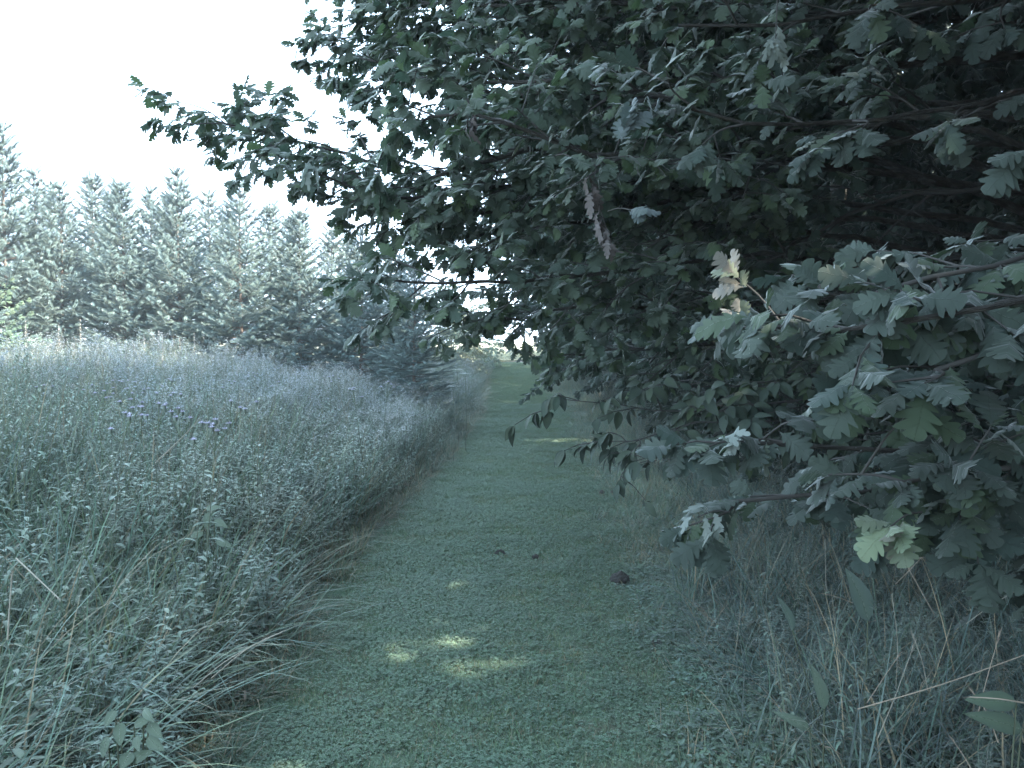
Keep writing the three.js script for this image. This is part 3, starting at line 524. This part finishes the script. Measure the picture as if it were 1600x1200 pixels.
function makeSpruce(seed, H, name) {
  const R = rng(seed), g = new THREE.Group(), tm = new MB(), lists = shootGeo.map(() => []);
  tube(tm, [V(0, -0.1, 0), V(0.01, H * 0.3, 0.02), V(-0.02, H * 0.7, 0), V(0, H, 0)], 0.055 * H / 5, 0.006, 7, ONE, 0.2);
  part('trunk', tm.geo(), spruceBark, g);
  const bm = new MB();
  const shoot = (p, d, l, w = 1) => { const x = d.clone().normalize(), y = UPV.clone().addScaledVector(x, -x.y); if (y.lengthSq() < 1e-3) y.set(1, 0, 0); y.normalize(); const z = x.clone().cross(y), m = new THREE.Matrix4().makeBasis(x, y, z); m.scale(V(l / 0.2, w, w)); m.setPosition(p); lists[Math.floor(R() * 3)].push({ m, c: tint(R, 0.2, 0.06) }); };
  for (let y = 0.12; y < H - 0.1;) {
    const f = y / H, n = 6 + Math.floor(R() * 3), a0 = R() * 7;
    for (let k = 0; k < n; k++) {
      const a = a0 + k / n * 6.283 + (R() - 0.5) * 0.5, L = Math.min(1.0, (0.12 + 0.31 * (H - y)) * (0.7 + 0.45 * R())), el = lerp(0.05, 0.95, Math.pow(f, 1.6)) + (R() - 0.5) * 0.25;
      const d = V(Math.cos(a), el, Math.sin(a)).normalize(), st = V(0, y + (R() - 0.5) * 0.08, 0), pts = [];
      for (let j = 0; j <= 5; j++) { const t = j / 5; pts.push(st.clone().addScaledVector(d, L * t).add(V(0, L * (0.12 * t * t - 0.1 * Math.sin(t * 3.1) * (1 - f)), 0))); }
      tube(bm, pts, 0.004 + 0.006 * L, 0.002, 4);
      const along = (t) => { const i = Math.min(4, Math.floor(t * 5)); return pts[i].clone().lerp(pts[i + 1], t * 5 - i); };
      const side = V(-Math.sin(a), 0, Math.cos(a));
      for (let t = L > 0.5 ? 0.3 : 0.1; t < 0.97; t += 0.17 / L) shoot(along(t), along(Math.min(1, t + 0.15)).sub(along(t)), 0.2, 0.9);
      shoot(along(0.96), d, 0.14 + 0.08 * R());
      for (let t = 0.25; t < 0.96; t += 0.12 / L) for (const s of [-1, 1]) {
        if (R() < 0.15) continue;
        const l = (0.1 + 0.34 * L * (1 - t)) * (0.7 + 0.5 * R()), q = along(t), e = d.clone().multiplyScalar(0.8).addScaledVector(side, s * (0.75 + 0.3 * R())).add(V(0, (R() - 0.4) * 0.3, 0)).normalize();
        const ns = Math.max(1, Math.round(l / 0.19));
        for (let j = 0; j < ns; j++) shoot(q.clone().addScaledVector(e, l * j / ns), e, l / ns + 0.02, 0.85 + 0.3 * R());
      }
    }
    y += 0.12 + 0.1 * R();
  }
  for (let y = H - 0.45; y < H; y += 0.12) shoot(V(0, y, 0), V((R() - 0.5) * 0.1, 1, (R() - 0.5) * 0.1), 0.2);
  part('branchwood', bm.geo(), spruceBark, g, 'stuff');
  instances('needle_shoots', shootGeo, needleM, lists, g);
  return g;
}
{
  const protos = [makeSpruce(31, 5.2), makeSpruce(32, 5.2), makeSpruce(33, 5.2)];
  const used3 = [false, false, false];
  const put = (px, d, topY, v, label) => {
    const x = (px - 800) / FOC * d, gy = ground(x, -d), H = EYE + (HOR - topY) / FOC * d - gy, o = used3[v] ? protos[v].clone() : protos[v]; used3[v] = true;
    o.position.set(x, gy, -d); o.rotation.y = px * 0.37 + v + d; o.scale.set(lerp(1, H / 5.2, 0.6), H / 5.2, lerp(1, H / 5.2, 0.6)); tag(o, label, 'tree', 'spruces behind the meadow'); top(o, 'spruce_tree');
  };
  const ord = ['first', 'second', 'third', 'fourth', 'fifth', 'sixth', 'seventh'];
  [[12, 16.8, 205], [100, 17.2, 292], [195, 17, 285], [282, 17, 272], [378, 16.6, 288], [470, 16.8, 330], [565, 16.6, 365]].forEach(([px, d, t], k) => put(px, d, t, k % 3, ord[k] + ' spruce from the left in the front row behind the meadow'));
  put(648, 15.2, 400, 1, 'rightmost spruce, its dark low branches beside the path');
  [[60, 19.4, 270], [150, 19.6, 275], [240, 19.3, 300], [330, 19.5, 305], [425, 19.5, 320], [520, 19.3, 352], [610, 19.5, 385]].forEach(([px, d, t], k) => put(px, d, t, (k + 1) % 3, 'spruce in the back row showing between the ' + ord[k] + ' front spruce and its right neighbour'));
  [[-20, 22.5, 262], [85, 22.3, 292], [180, 22.6, 300], [270, 22.4, 310], [360, 22.5, 322], [455, 22.3, 340], [545, 22.5, 370], [625, 22.4, 400]].forEach(([px, d, t], k) => put(px, d, t, k % 3, 'deep spruce glimpsed behind both rows at the left of the ' + (ord[k] ?? 'rightmost') + ' front spruce'));
  put(-60, 17, 240, 2, 'spruce cut by the left edge of the picture');
}
// ---------- singled-out leaves on the oaks ----------
const paleM = [[0.19, 0.225, 0.2], [0.15, 0.19, 0.16], [0.21, 0.24, 0.21]].map((c) => leafMat(...c, OAKO)), limeM = [[0.17, 0.215, 0.125], [0.14, 0.19, 0.11], [0.13, 0.16, 0.1], [0.14, 0.14, 0.1]].map((c) => leafMat(...c, OAKO));
const roseM = [[0.18, 0.165, 0.135], [0.18, 0.2, 0.13]].map((c) => leafMat(...c, OAKO)), deadM = [[0.1, 0.085, 0.08], [0.14, 0.125, 0.12], [0.07, 0.058, 0.055]].map((c) => leafMat(...c, { ...OAKO, clearcoat: 0.1, transmission: 0.15 }));
const backM = [[0.1, 0.128, 0.125], [0.085, 0.115, 0.105]].map((c) => leafMat(...c, OAKO));
const curled = [21, 22, 23].map((s) => { const g = oakLeaf(s).clone(), P = g.attributes.position; for (let k = 0; k < P.count; k++) { const x = P.getX(k), y = P.getY(k); P.setXYZ(k, x * (0.75 - 0.25 * y), y * 0.92, P.getZ(k) + 0.9 * x * x - 0.3 * Math.sin(y * 5 + s) * 0.5); } g.computeVertexNormals(); return g; });
function sprig(g, seed, px, py, d, from, n, size, mats, label, o = {}) {
  const R = rng(seed), p = at(px, py, d), f = at(...from), dir = p.clone().sub(f).normalize(), mb = new MB();
  tube(mb, curve([f, f.clone().lerp(p, 0.5).add(V(0, 0.01, 0)), p], 6), 0.003, 0.0018, 5);
  part('twig', local(mb, g), twigM, g);
  const geos = o.curl ? curled : oakHi;
  leafRound(R, p, o.dir ?? dir, n, size, (m, k) => { m.premultiply(new THREE.Matrix4().makeTranslation(-g.position.x, -g.position.y, -g.position.z)); const l = part('leaf', geos[k % geos.length], mats[k % mats.length], g); m.decompose(l.position, l.quaternion, l.scale); l.userData.label = label; }, o.sag ?? 0.1);
}
sprig(nearOak, 1, 1150, 432, 1.95, [1218, 502, 1.97], 7, 0.075, roseM, 'pale pinkish young leaf');
sprig(nearOak, 2, 1158, 492, 1.98, [1190, 520, 2.0], 4, 0.05, roseM, 'pale pinkish young leaf');
sprig(nearOak, 3, 1090, 808, 2.3, [1140, 800, 2.35], 8, 0.085, paleM, 'whitish curled young leaf', { curl: 1 });
sprig(nearOak, 4, 1392, 822, 1.85, [1440, 800, 1.95], 10, 0.085, limeM, 'pale yellow green young leaf', { sag: 0.3 });
sprig(nearOak, 5, 1135, 690, 2.2, [1180, 700, 2.25], 7, 0.075, paleM, 'whitish curled young leaf', { curl: 1 });
sprig(nearOak, 6, 1212, 60, 3.0, [1216, -30, 3.1], 8, 0.11, paleM, 'pale twisted hanging leaf', { curl: 1, sag: 1.2 });
sprig(leftOak, 7, 490, 262, 4.1, [560, 250, 4.3], 5, 0.13, paleM, 'pale twisted leaf', { curl: 1, sag: 0.5 });
for (const [x, y, sd] of [[925, 300, 11], [938, 345, 12], [950, 372, 13]]) sprig(leftOak, sd, x, y, 3.7, [935, y - 55, 3.72], 6, 0.125, deadM, 'withered brown leaf hanging down', { curl: 1, sag: 1.1, dir: V(0.1, -1, 0.1).normalize() });
sprig(leftOak, 15, 735, 192, 3.7, [745, 165, 3.75], 7, 0.085, deadM, 'withered brown leaf', { curl: 1, sag: 1.5 });
sprig(leftOak, 16, 975, 205, 3.5, [960, 240, 3.6], 5, 0.13, backM, 'pale blue grey leaf turned over', { dir: V(0.2, 1, 0.2).normalize(), sag: -0.5 });
sprig(leftOak, 17, 1020, 190, 3.5, [1005, 235, 3.6], 2, 0.13, backM, 'pale blue grey leaf turned over', { dir: V(0.3, 1, 0.1).normalize(), sag: -0.5 });
sprig(leftOak, 18, 985, 328, 3.5, [950, 330, 3.6], 3, 0.12, backM, 'pale blue grey leaf');

// ---------- beech with dark oval leaves leaning over the verge ----------
function ovalLeaf(seed) {
  const R = rng(seed), mb = new MB(), dr = 0.15 + 0.35 * R(), f = 0.2 + 0.3 * R(), n = 9, a = [], m = [], b = [];
  for (let k = 0; k <= n; k++) { const t = k / n, w = 0.27 * Math.pow(Math.sin(Math.PI * Math.pow(t, 0.85)), 0.85) * (t > 0.9 ? 0.8 : 1) + 0.002, z = -dr * t * t; for (const [L, s] of [[a, -1], [b, 1]]) L.push(mb.v(s * w, t, z + f * w * 0.8 + 0.01 * Math.sin(k * 2), ONE, 0.5 + s * w, t)); m.push(mb.v(0, t, z, [1.2, 1.2, 1.1], 0.5, t)); }
  for (let k = 0; k < n; k++) { mb.q(a[k], m[k], m[k + 1], a[k + 1]); mb.q(m[k], b[k], b[k + 1], m[k + 1]); }
  return mb.geo();
}
const ovals = [1, 2, 3, 4].map(ovalLeaf), beechM = [[1, 1, 1], [0.8, 0.85, 0.9], [1.3, 1.3, 1.5]].map((t) => leafMat(0.042 * t[0], 0.06 * t[1], 0.042 * t[2], { ...OAKO, transmission: 0.2 }));
oakTree('beech_tree', 'young beech with dark oval leaves on twigs reaching left over the mown path', null, 3.3, -5.1, 4.2, 0.06, 503, [
  { pts: A(V(3.3, 1.7, -5.1), [1380, 600, 4.9], [1200, 630, 4.8], [1050, 645, 4.75], [960, 634, 4.7], [905, 624, 4.7], [860, 622, 4.7]), from: 0.4, gap: 0.15, reach: 0.3, sub: 0.09, r0: 0.012, r1: 0.002, n: 3, size: 0.1, sag: 0.7 },
  { pts: A(V(3.3, 1.4, -5.1), [1350, 650, 4.9], [1200, 655, 4.7], [1080, 665, 4.6], [990, 685, 4.5], [930, 690, 4.5]), from: 0.3, gap: 0.12, reach: 0.32, sub: 0.09, r0: 0.012, r1: 0.002, n: 4, size: 0.1, sag: 0.7 },
  { pts: A(V(3.3, 1.2, -5.1), [1300, 680, 4.7], [1160, 690, 4.5], [1050, 710, 4.35], [985, 728, 4.3]), from: 0.4, gap: 0.14, reach: 0.25, sub: 0.1, r0: 0.01, r1: 0.002, n: 3, size: 0.105, sag: 0.7 },
  { pts: A(V(3.3, 1.9, -5.1), [1320, 570, 5.2], [1150, 600, 5.1], [1020, 600, 5.1]), from: 0.25, gap: 0.12, reach: 0.5, sub: 0.09, r0: 0.012, r1: 0.002, n: 5, size: 0.095, sag: 0.5 },
  { pts: A(V(3.3, 1.5, -5.1), [1340, 620, 5.0], [1180, 640, 4.9], [1080, 650, 4.9]), from: 0.2, gap: 0.1, reach: 0.5, sub: 0.09, r0: 0.012, r1: 0.002, n: 5, size: 0.095, sag: 0.5 },
], 300, null, ovals, beechM, beechM[0]);

// ---------- things in the meadow ----------
const stemM = mat({ color: new THREE.Color().setRGB(0.12, 0.14, 0.1), roughness: 0.9 }), plainM = bladeM;
{
  const make = (seed) => {
    const R = rng(seed), g = new THREE.Group(), H = 1.2, sm = new MB(), P = (t) => V(0.05 * Math.sin(t * 3 + seed), t * H, 0.04 * t * t);
    tube(sm, [0, 0.25, 0.5, 0.75, 1].map(P), 0.005, 0.002, 5); part('stem', sm.geo(), stemM, g);
    for (let k = 0; k < 9; k++) { const mb = new MB(), a = k * 2.4 + R(), p = P(0.25 + 0.07 * k); blade(mb, p, V(Math.cos(a), 0.7, Math.sin(a)).normalize(), 0.15 - 0.008 * k, 0.03, 1.1, WEED, 5, true, 0.25); part('leaf', mb.geo(), plainM, g); }
    const n = 2 + Math.floor(R() * 4);
    for (let k = 0; k < n; k++) {
      const a = k * 2.2 + R(), q = P(1).add(k ? V(Math.cos(a) * 0.07, -0.1 * R() + 0.03, Math.sin(a) * 0.07) : V(0, 0.02, 0)), mb = new MB(), hm = new MB();
      tube(hm, [P(0.9), q], 0.0018, 0.0015, 4, [0.9, 1, 0.8]);
      part('stalk', hm.geo(), stemM, g);
      tube(mb, [q, q.clone().add(V(0, 0.006, 0)), q.clone().add(V(0, 0.016, 0)), q.clone().add(V(0, 0.022, 0))], 0.01, 0.009, 7, [0.14, 0.17, 0.13]);
      for (let j = 0; j < 34; j++) { const b = R() * 7, l = Math.sqrt(R()), kk = 0.8 + 0.4 * R(); blade(mb, q.clone().add(V(Math.cos(b) * 0.005 * l, 0.018, Math.sin(b) * 0.005 * l)), V(Math.cos(b) * l, 0.85, Math.sin(b) * l).normalize(), 0.019, 0.005, 0.5, [0.46 * kk, 0.43 * kk, 0.54 * kk], 2); }
      part('flower_head', mb.geo(), plainM, g);
    }
    return g;
  };
  const protos = [1, 2, 3, 4].map(make), R = rng(8); let k = 0;
  for (const [px, py] of [[50, 567], [107, 578], [111, 592], [145, 578], [160, 616], [155, 605], [175, 598], [192, 598], [204, 609], [220, 611], [232, 582], [258, 595], [200, 630], [216, 641], [237, 636], [185, 651], [288, 645], [345, 632], [352, 598], [315, 667], [331, 664], [415, 633], [20, 590], [75, 605], [400, 585], [445, 600], [520, 590], [560, 610], [598, 600], [300, 575], [470, 575], [270, 618]]) {
    const d = clamp(0.36 * FOC / (py - HOR), 4.2, 13.5), p = at(px, py, d), y = ground(p.x, p.z), o = k < 4 ? protos[k] : protos[k % 4].clone(); k++;
    o.position.set(p.x, y, p.z); o.rotation.y = R() * 7; o.scale.set(1, (p.y - y) / 1.22, 1); tag(o, 'purple flowered thistle standing above the tall meadow', 'thistle', 'purple thistles in the tall meadow'); top(o, 'thistle');
  }
  const spike = (seed) => {
    const Q = rng(seed), g = new THREE.Group(), sm = new MB(), hm = new MB();
    tube(sm, [V(0, 0, 0), V(0.02, 1, 0), V(0, 1.9, 0.02)], 0.003, 0.0015, 5); part('stem', sm.geo(), stemM, g);
    for (let j = 0; j < 90; j++) { const t = Q(), b = Q() * 7, kk = 0.8 + 0.4 * Q(), l = 0.065 * (1.15 - t) + 0.015; blade(hm, V(0.01, 1.35 + 0.62 * t, 0.01), V(Math.cos(b) * 0.6, 0.8, Math.sin(b) * 0.6).normalize(), l, 0.008, 0.6, [0.38 * kk, (0.31 + 0.06 * Q()) * kk, 0.3 * kk], 2); }
    part('seed_head', hm.geo(), plainM, g);
    for (let j = 0; j < 12; j++) { const mb = new MB(), a = j * 2.4; blade(mb, V(0.01, 0.5 + j * 0.07, 0), V(Math.cos(a), 0.5, Math.sin(a)).normalize(), 0.13, 0.02, 1, WEED, 4, true, 0.2); part('leaf', mb.geo(), plainM, g); }
    return g;
  };
  const sp = [1, 2, 3].map(spike); k = 0;
  for (const [px, py, d] of [[39, 500, 13.6], [93, 505, 13.2], [125, 499, 14.2], [115, 536, 12], [127, 536, 12.4], [198, 533, 12.2], [211, 532, 12.4], [224, 519, 13], [247, 517, 13.2], [253, 523, 12.8], [280, 527, 13.4], [302, 520, 14]]) {
    const p = at(px, py, d), y = ground(p.x, p.z), o = k < 3 ? sp[k] : sp[k % 3].clone(); k++;
    o.position.set(p.x, y, p.z); o.rotation.y = R() * 7; o.scale.set(1, (p.y - y) / 1.97, 1); tag(o, 'tall pinkish seed spike rising at the back of the meadow before the spruces', 'wildflower', 'pinkish seed spikes before the spruces'); top(o, 'seed_spike');
  }
  const umbel = new THREE.Group(); {
    const sm = new MB(); tube(sm, [V(0, 0, 0), V(0.02, 0.6, 0), V(0, 1.2, 0)], 0.005, 0.003, 5);
    for (let j = 0; j < 14; j++) { const a = j * 2.4, r = 0.012 * j ** 0.8; tube(sm, [V(0, 1.2, 0), V(Math.cos(a) * r, 1.26, Math.sin(a) * r)], 0.001, 0.001, 3); }
    part('stem', sm.geo(), stemM, umbel);
    const um = new MB(); for (let j = 0; j < 130; j++) { const a = j * 2.4, r = 0.0085 * Math.sqrt(j); const b = R() * 7; blade(um, V(Math.cos(a) * r, 1.26 + 0.01 * R(), Math.sin(a) * r), V(Math.cos(b), 0.3, Math.sin(b)).normalize(), 0.011, 0.009, 0.2, [0.55, 0.58, 0.55], 2); }
    part('flower_head', um.geo(), plainM, umbel);
  }
  [[715, 577, 12.5, 'taller white umbel flower beside the path edge right of the last spruce'], [727, 583, 12.8, 'white umbel flower closest to the mown path near its far end'], [708, 603, 11.5, 'lowest white umbel flower in the grass below the last spruce']].forEach(([px, py, d, lab], j) => { const p = at(px, py, d), y = ground(p.x, p.z), o = j ? umbel.clone() : umbel; o.position.set(p.x, y, p.z); o.scale.set(1, (p.y - y) / 1.27, 1); tag(o, lab, 'wildflower', 'white umbels'); top(o, 'umbel_flower'); });
}
// single dry stalks: from pixel to pixel, at the depth where they stand
const strawM = mat({ color: new THREE.Color().setRGB(0.26, 0.235, 0.185), roughness: 0.8 }), strawD = mat({ color: new THREE.Color().setRGB(0.25, 0.2, 0.15), roughness: 0.85 });
function stalk(label, group, pts, r, m) {
  const P = pts.map((p) => at(...p)), c = P[0], g = base('grass_stalk', c.x, c.z, 0, Math.min(...P.map((p) => p.y)));
  const mb = new MB(), Q = P.map((p) => p.clone().sub(g.position)); tube(mb, curve(Q, 10), r, r * 0.6, 5); part('stem', mb.geo(), m, g);
  const t = new MB(), e = Q[Q.length - 1], d = e.clone().sub(Q[Q.length - 2]).normalize(); for (let k = 0; k < 7; k++) blade(t, e.clone().addScaledVector(d, -0.006 * k), d.clone().add(V(Math.sin(k * 2.4) * 0.3, 0, Math.cos(k * 2.4) * 0.3)).normalize(), 0.022, 0.003, 0.1, ONE, 2); part('husk', t.geo(), m, g);
  tag(g, label, 'grass stalk', group);
}
[[[1400, 1075, 3.0], [1402, 999, 2.95], [1394, 933, 2.95]], [[1527, 1121, 2.4], [1545, 1050, 2.35], [1563, 987, 2.35]], [[1340, 1108, 2.6], [1470, 1070, 2.5], [1610, 1020, 2.4]], [[1372, 1153, 2.6], [1400, 1085, 2.6], [1429, 1005, 2.6]], [[1355, 1098, 2.8], [1380, 1060, 2.8], [1406, 1022, 2.8]], [[1399, 913, 3.7], [1420, 892, 3.6], [1442, 869, 3.6]], [[1509, 975, 3.0], [1550, 945, 3.0], [1594, 920, 2.9]], [[1525, 1215, 2.2], [1505, 1180, 2.2], [1486, 1153, 2.2]], [[1610, 1100, 2.1], [1560, 1092, 2.1], [1514, 1089, 2.15]], [[1291, 925, 3.9], [1290, 890, 3.9], [1289, 846, 3.9]], [[1332, 942, 3.4], [1306, 932, 3.4], [1283, 927, 3.4]], [[1560, 1160, 2.2], [1540, 1110, 2.2], [1515, 1075, 2.25]], [[1450, 1080, 2.7], [1440, 1030, 2.7], [1425, 990, 2.75]], [[1460, 960, 3.2], [1440, 925, 3.2], [1415, 880, 3.3]]].forEach((p, k) => stalk('thin dry straw coloured stalk leaning in the dark verge grass at lower right', 'dry stalks crossing in the right verge', p, 0.0014 + 0.0004 * (k % 3), k % 3 ? strawD : strawM));
stalk('longest pale straight stalk lying across the meadow top at left', null, [[244, 722, 4.3], [282, 686, 4.35], [312, 655, 4.3]], 0.003, strawM);
stalk('upright whitish stalk at the left picture edge in the near meadow', null, [[12, 1000, 2.6], [15, 950, 2.6], [19, 897, 2.6]], 0.003, strawM);
stalk('pale bent stalk slanting down from the left picture edge', null, [[25, 872, 2.9], [60, 905, 2.85], [92, 935, 2.8]], 0.003, strawM);
[[[302, 1075, 2.9], [350, 1035, 2.85], [420, 995, 2.8]], [[330, 1060, 2.95], [385, 1015, 2.9], [445, 985, 2.85]], [[375, 660, 6.2], [374, 690, 6.2], [376, 640, 6.2]], [[545, 660, 7], [535, 632, 7], [528, 600, 7]], [[392, 690, 6], [393, 660, 6], [393, 640, 6]]].forEach((p) => stalk('pale straw coloured stalk among the green meadow plants', 'pale stalks in the meadow', p, 0.002, strawM));

// ---------- broad-leaved plants ----------
function broad(name, label, category, px, py, d, leaves, col) {
  const p = at(px, py, d), g = base(name, p.x, p.z); tag(g, label, category);
  for (const [x0, y0, x1, y1, w, dd] of leaves) {
    const a = at(x0, y0, d + (dd ?? 0.03)).sub(g.position), b = at(x1, y1, d - 0.02).sub(g.position), mb = new MB(), dir = b.clone().sub(a), len = dir.length();
    const q = ovals[(x0 | 0) % 4], y = dir.normalize(), z = V(0.1, 0.5, 1); z.addScaledVector(y, -z.dot(y)).normalize(); const x = y.clone().cross(z), m = new THREE.Matrix4().makeBasis(x, y, z); m.scale(V(w * d / FOC / 0.52, len, len)); m.setPosition(a); mb.add(q, m, col);
    const lf = part('leaf', mb.geo(), broadM, g);
    const st = new MB(), foot = V(a.x * 0.5, Math.min(-0.02, a.y - 0.3), a.z * 0.5); tube(st, [foot, foot.clone().lerp(a, 0.6).add(V(0, 0.03, 0)), a], 0.003, 0.0025, 5, [0.5, 0.5, 0.4]); const s2 = part('petiole', st.geo(), stemM, lf);
  }
}
const broadM = leafMat(1, 1, 1, { ...OAKO, bumpScale: 0.004, clearcoat: 0.3 });
broad('dock_plant', 'upright broad dock leaf standing in the verge below the pale oak sprig', 'dock', 1352, 967, 3.1, [[1356, 970, 1343, 900, 34], [1238, 985, 1238, 948, 15, 0.1]], [0.1, 0.14, 0.115]);
broad('dock_plant', 'small dock with one rounded upright leaf at the foot of the verge', 'dock', 1286, 1108, 2.75, [[1288, 1108, 1283, 1052, 21], [1265, 1140, 1228, 1116, 17]], [0.11, 0.15, 0.11]);
broad('broad_leaf_plant', 'plant with wide rounded leaves at the lower right corner', 'plant', 1560, 1110, 2.15, [[1588, 1098, 1533, 1092, 30], [1596, 1140, 1545, 1118, 30, 0.06]], [0.085, 0.125, 0.085]);
broad('leafy_plant', 'bright leafy plant with pointed oval leaves at the lower left', 'plant', 205, 1190, 2.35, [[188, 1128, 184, 1160, 20], [205, 1175, 190, 1195, 22], [232, 1128, 245, 1148, 18], [230, 1152, 246, 1168, 19], [206, 1188, 222, 1178, 18], [210, 1135, 226, 1122, 14], [168, 1150, 158, 1178, 14], [213, 1150, 212, 1166, 14], [180, 1110, 165, 1128, 16], [225, 1108, 232, 1122, 13]], [0.105, 0.145, 0.1]);
broad('leafy_plant', 'small leafy plant with paired leaves in the middle of the near meadow', 'plant', 325, 830, 4.4, [[318, 832, 300, 836, 12], [325, 800, 322, 826, 13], [335, 812, 350, 820, 12], [338, 845, 356, 850, 12], [322, 795, 338, 790, 10]], [0.12, 0.16, 0.115]);

// ---------- clods on the path ----------
const clodM = mat({ color: new THREE.Color().setRGB(0.105, 0.097, 0.088), roughness: 1, bumpMap: soilBump, bumpScale: 0.02 });
const lumps = [1, 2, 3].map((s) => { const g = new THREE.IcosahedronGeometry(1, 2), P = g.attributes.position, c = new Float32Array(P.count * 3).fill(1), v = V(0, 0, 0); for (let k = 0; k < P.count; k++) { v.fromBufferAttribute(P, k); v.multiplyScalar(0.6 + 0.7 * fbm(v.x * 2.2 + s * 9 + 20, v.y * 2.2 + v.z * 1.9 + 30, 3)); P.setXYZ(k, v.x, v.y * 0.75, v.z); } g.setAttribute('color', new THREE.BufferAttribute(c, 3)); g.computeVertexNormals(); return g; });
function clod(label, px, py, w, n, seed) {
  const d = EYE * FOC / (py - HOR), x = (px - 800) / FOC * d, R = rng(seed), g = base('soil_clod', x, -d); tag(g, label, 'soil clod', 'dark clods on the path');
  const r = w * d / FOC / 2;
  for (let k = 0; k < n; k++) { const a = R() * 7, q = Math.sqrt(R()) * r * 0.8, s = r * (n > 6 ? 0.12 + 0.17 * R() : 0.3 + 0.35 * R()), o = part('lump', lumps[k % 3], clodM, g); o.position.set(Math.cos(a) * q, 0.035 + s * 0.5 + (n > 6 ? (1 - q / r) * r * 0.7 : 0.015), Math.sin(a) * q * 0.8); o.rotation.set(R() * 6, R() * 6, R() * 6); o.scale.setScalar(s); }
}
clod('largest crumbly dark clod heaped on the right half of the path', 970, 922, 38, 60, 1);
clod('small pale grey clod near the middle of the path', 781, 880, 18, 16, 2);
clod('flat brownish clod just right of the small grey one in mid path', 836, 888, 13, 5, 3);
clod('leftmost of three dark clods in a row by the right path edge', 940, 780, 10, 5, 4);
clod('middle of three dark clods in a row by the right path edge', 957, 779, 9, 4, 5);
clod('rightmost of three dark clods in a row by the right path edge', 970, 778, 9, 5, 6);
clod('flat scattered clod nearest the camera at the right of the path', 1030, 1026, 26, 14, 7);

// ---------- far left shrub, bush at the path end, dead trunk ----------
{
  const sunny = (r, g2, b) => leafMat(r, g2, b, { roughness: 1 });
  const shrub = (name, label, px, py, d, w, h, m, seed, n, gain) => {
    const p = at(px, py, d), R = rng(seed), g = base(name, p.x, p.z), keep = oakM; tag(g, label, 'shrub');
    for (let k = 0; k < 5; k++) { const a = k * 1.3, mb = new MB(); tube(mb, [V(0, -0.05, 0), V(Math.cos(a) * 0.2 * w, h * 0.4, Math.sin(a) * 0.2 * w), V(Math.cos(a) * 0.5 * w, h * 0.8, Math.sin(a) * 0.5 * w)], 0.02, 0.006, 5); part('stem', mb.geo(), twigM, g); }
    crown(R, g, V(p.x, g.position.y + h * 0.55, p.z), V(w, h * 0.5, w), n, () => 0.1, 'foliage', gain, m);
  };
  shrub('shrub', 'yellow green shrub at the left picture edge before the spruces', -42, 515, 14.8, 0.75, 2.3, sunny(0.085, 0.125, 0.075), 61, 130, 0.65);
  shrub('bush', 'bush coloured pale cream as if sunlit at the far end left of the path', 703, 530, 31, 1.1, 3.0, sunny(0.27, 0.29, 0.19), 62, 170, 0.9);  // sunlight on this bush is put into its pale leaf colour
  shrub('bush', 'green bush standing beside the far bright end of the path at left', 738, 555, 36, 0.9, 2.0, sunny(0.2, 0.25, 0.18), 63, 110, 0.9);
}
renderer.render(scene, camera);
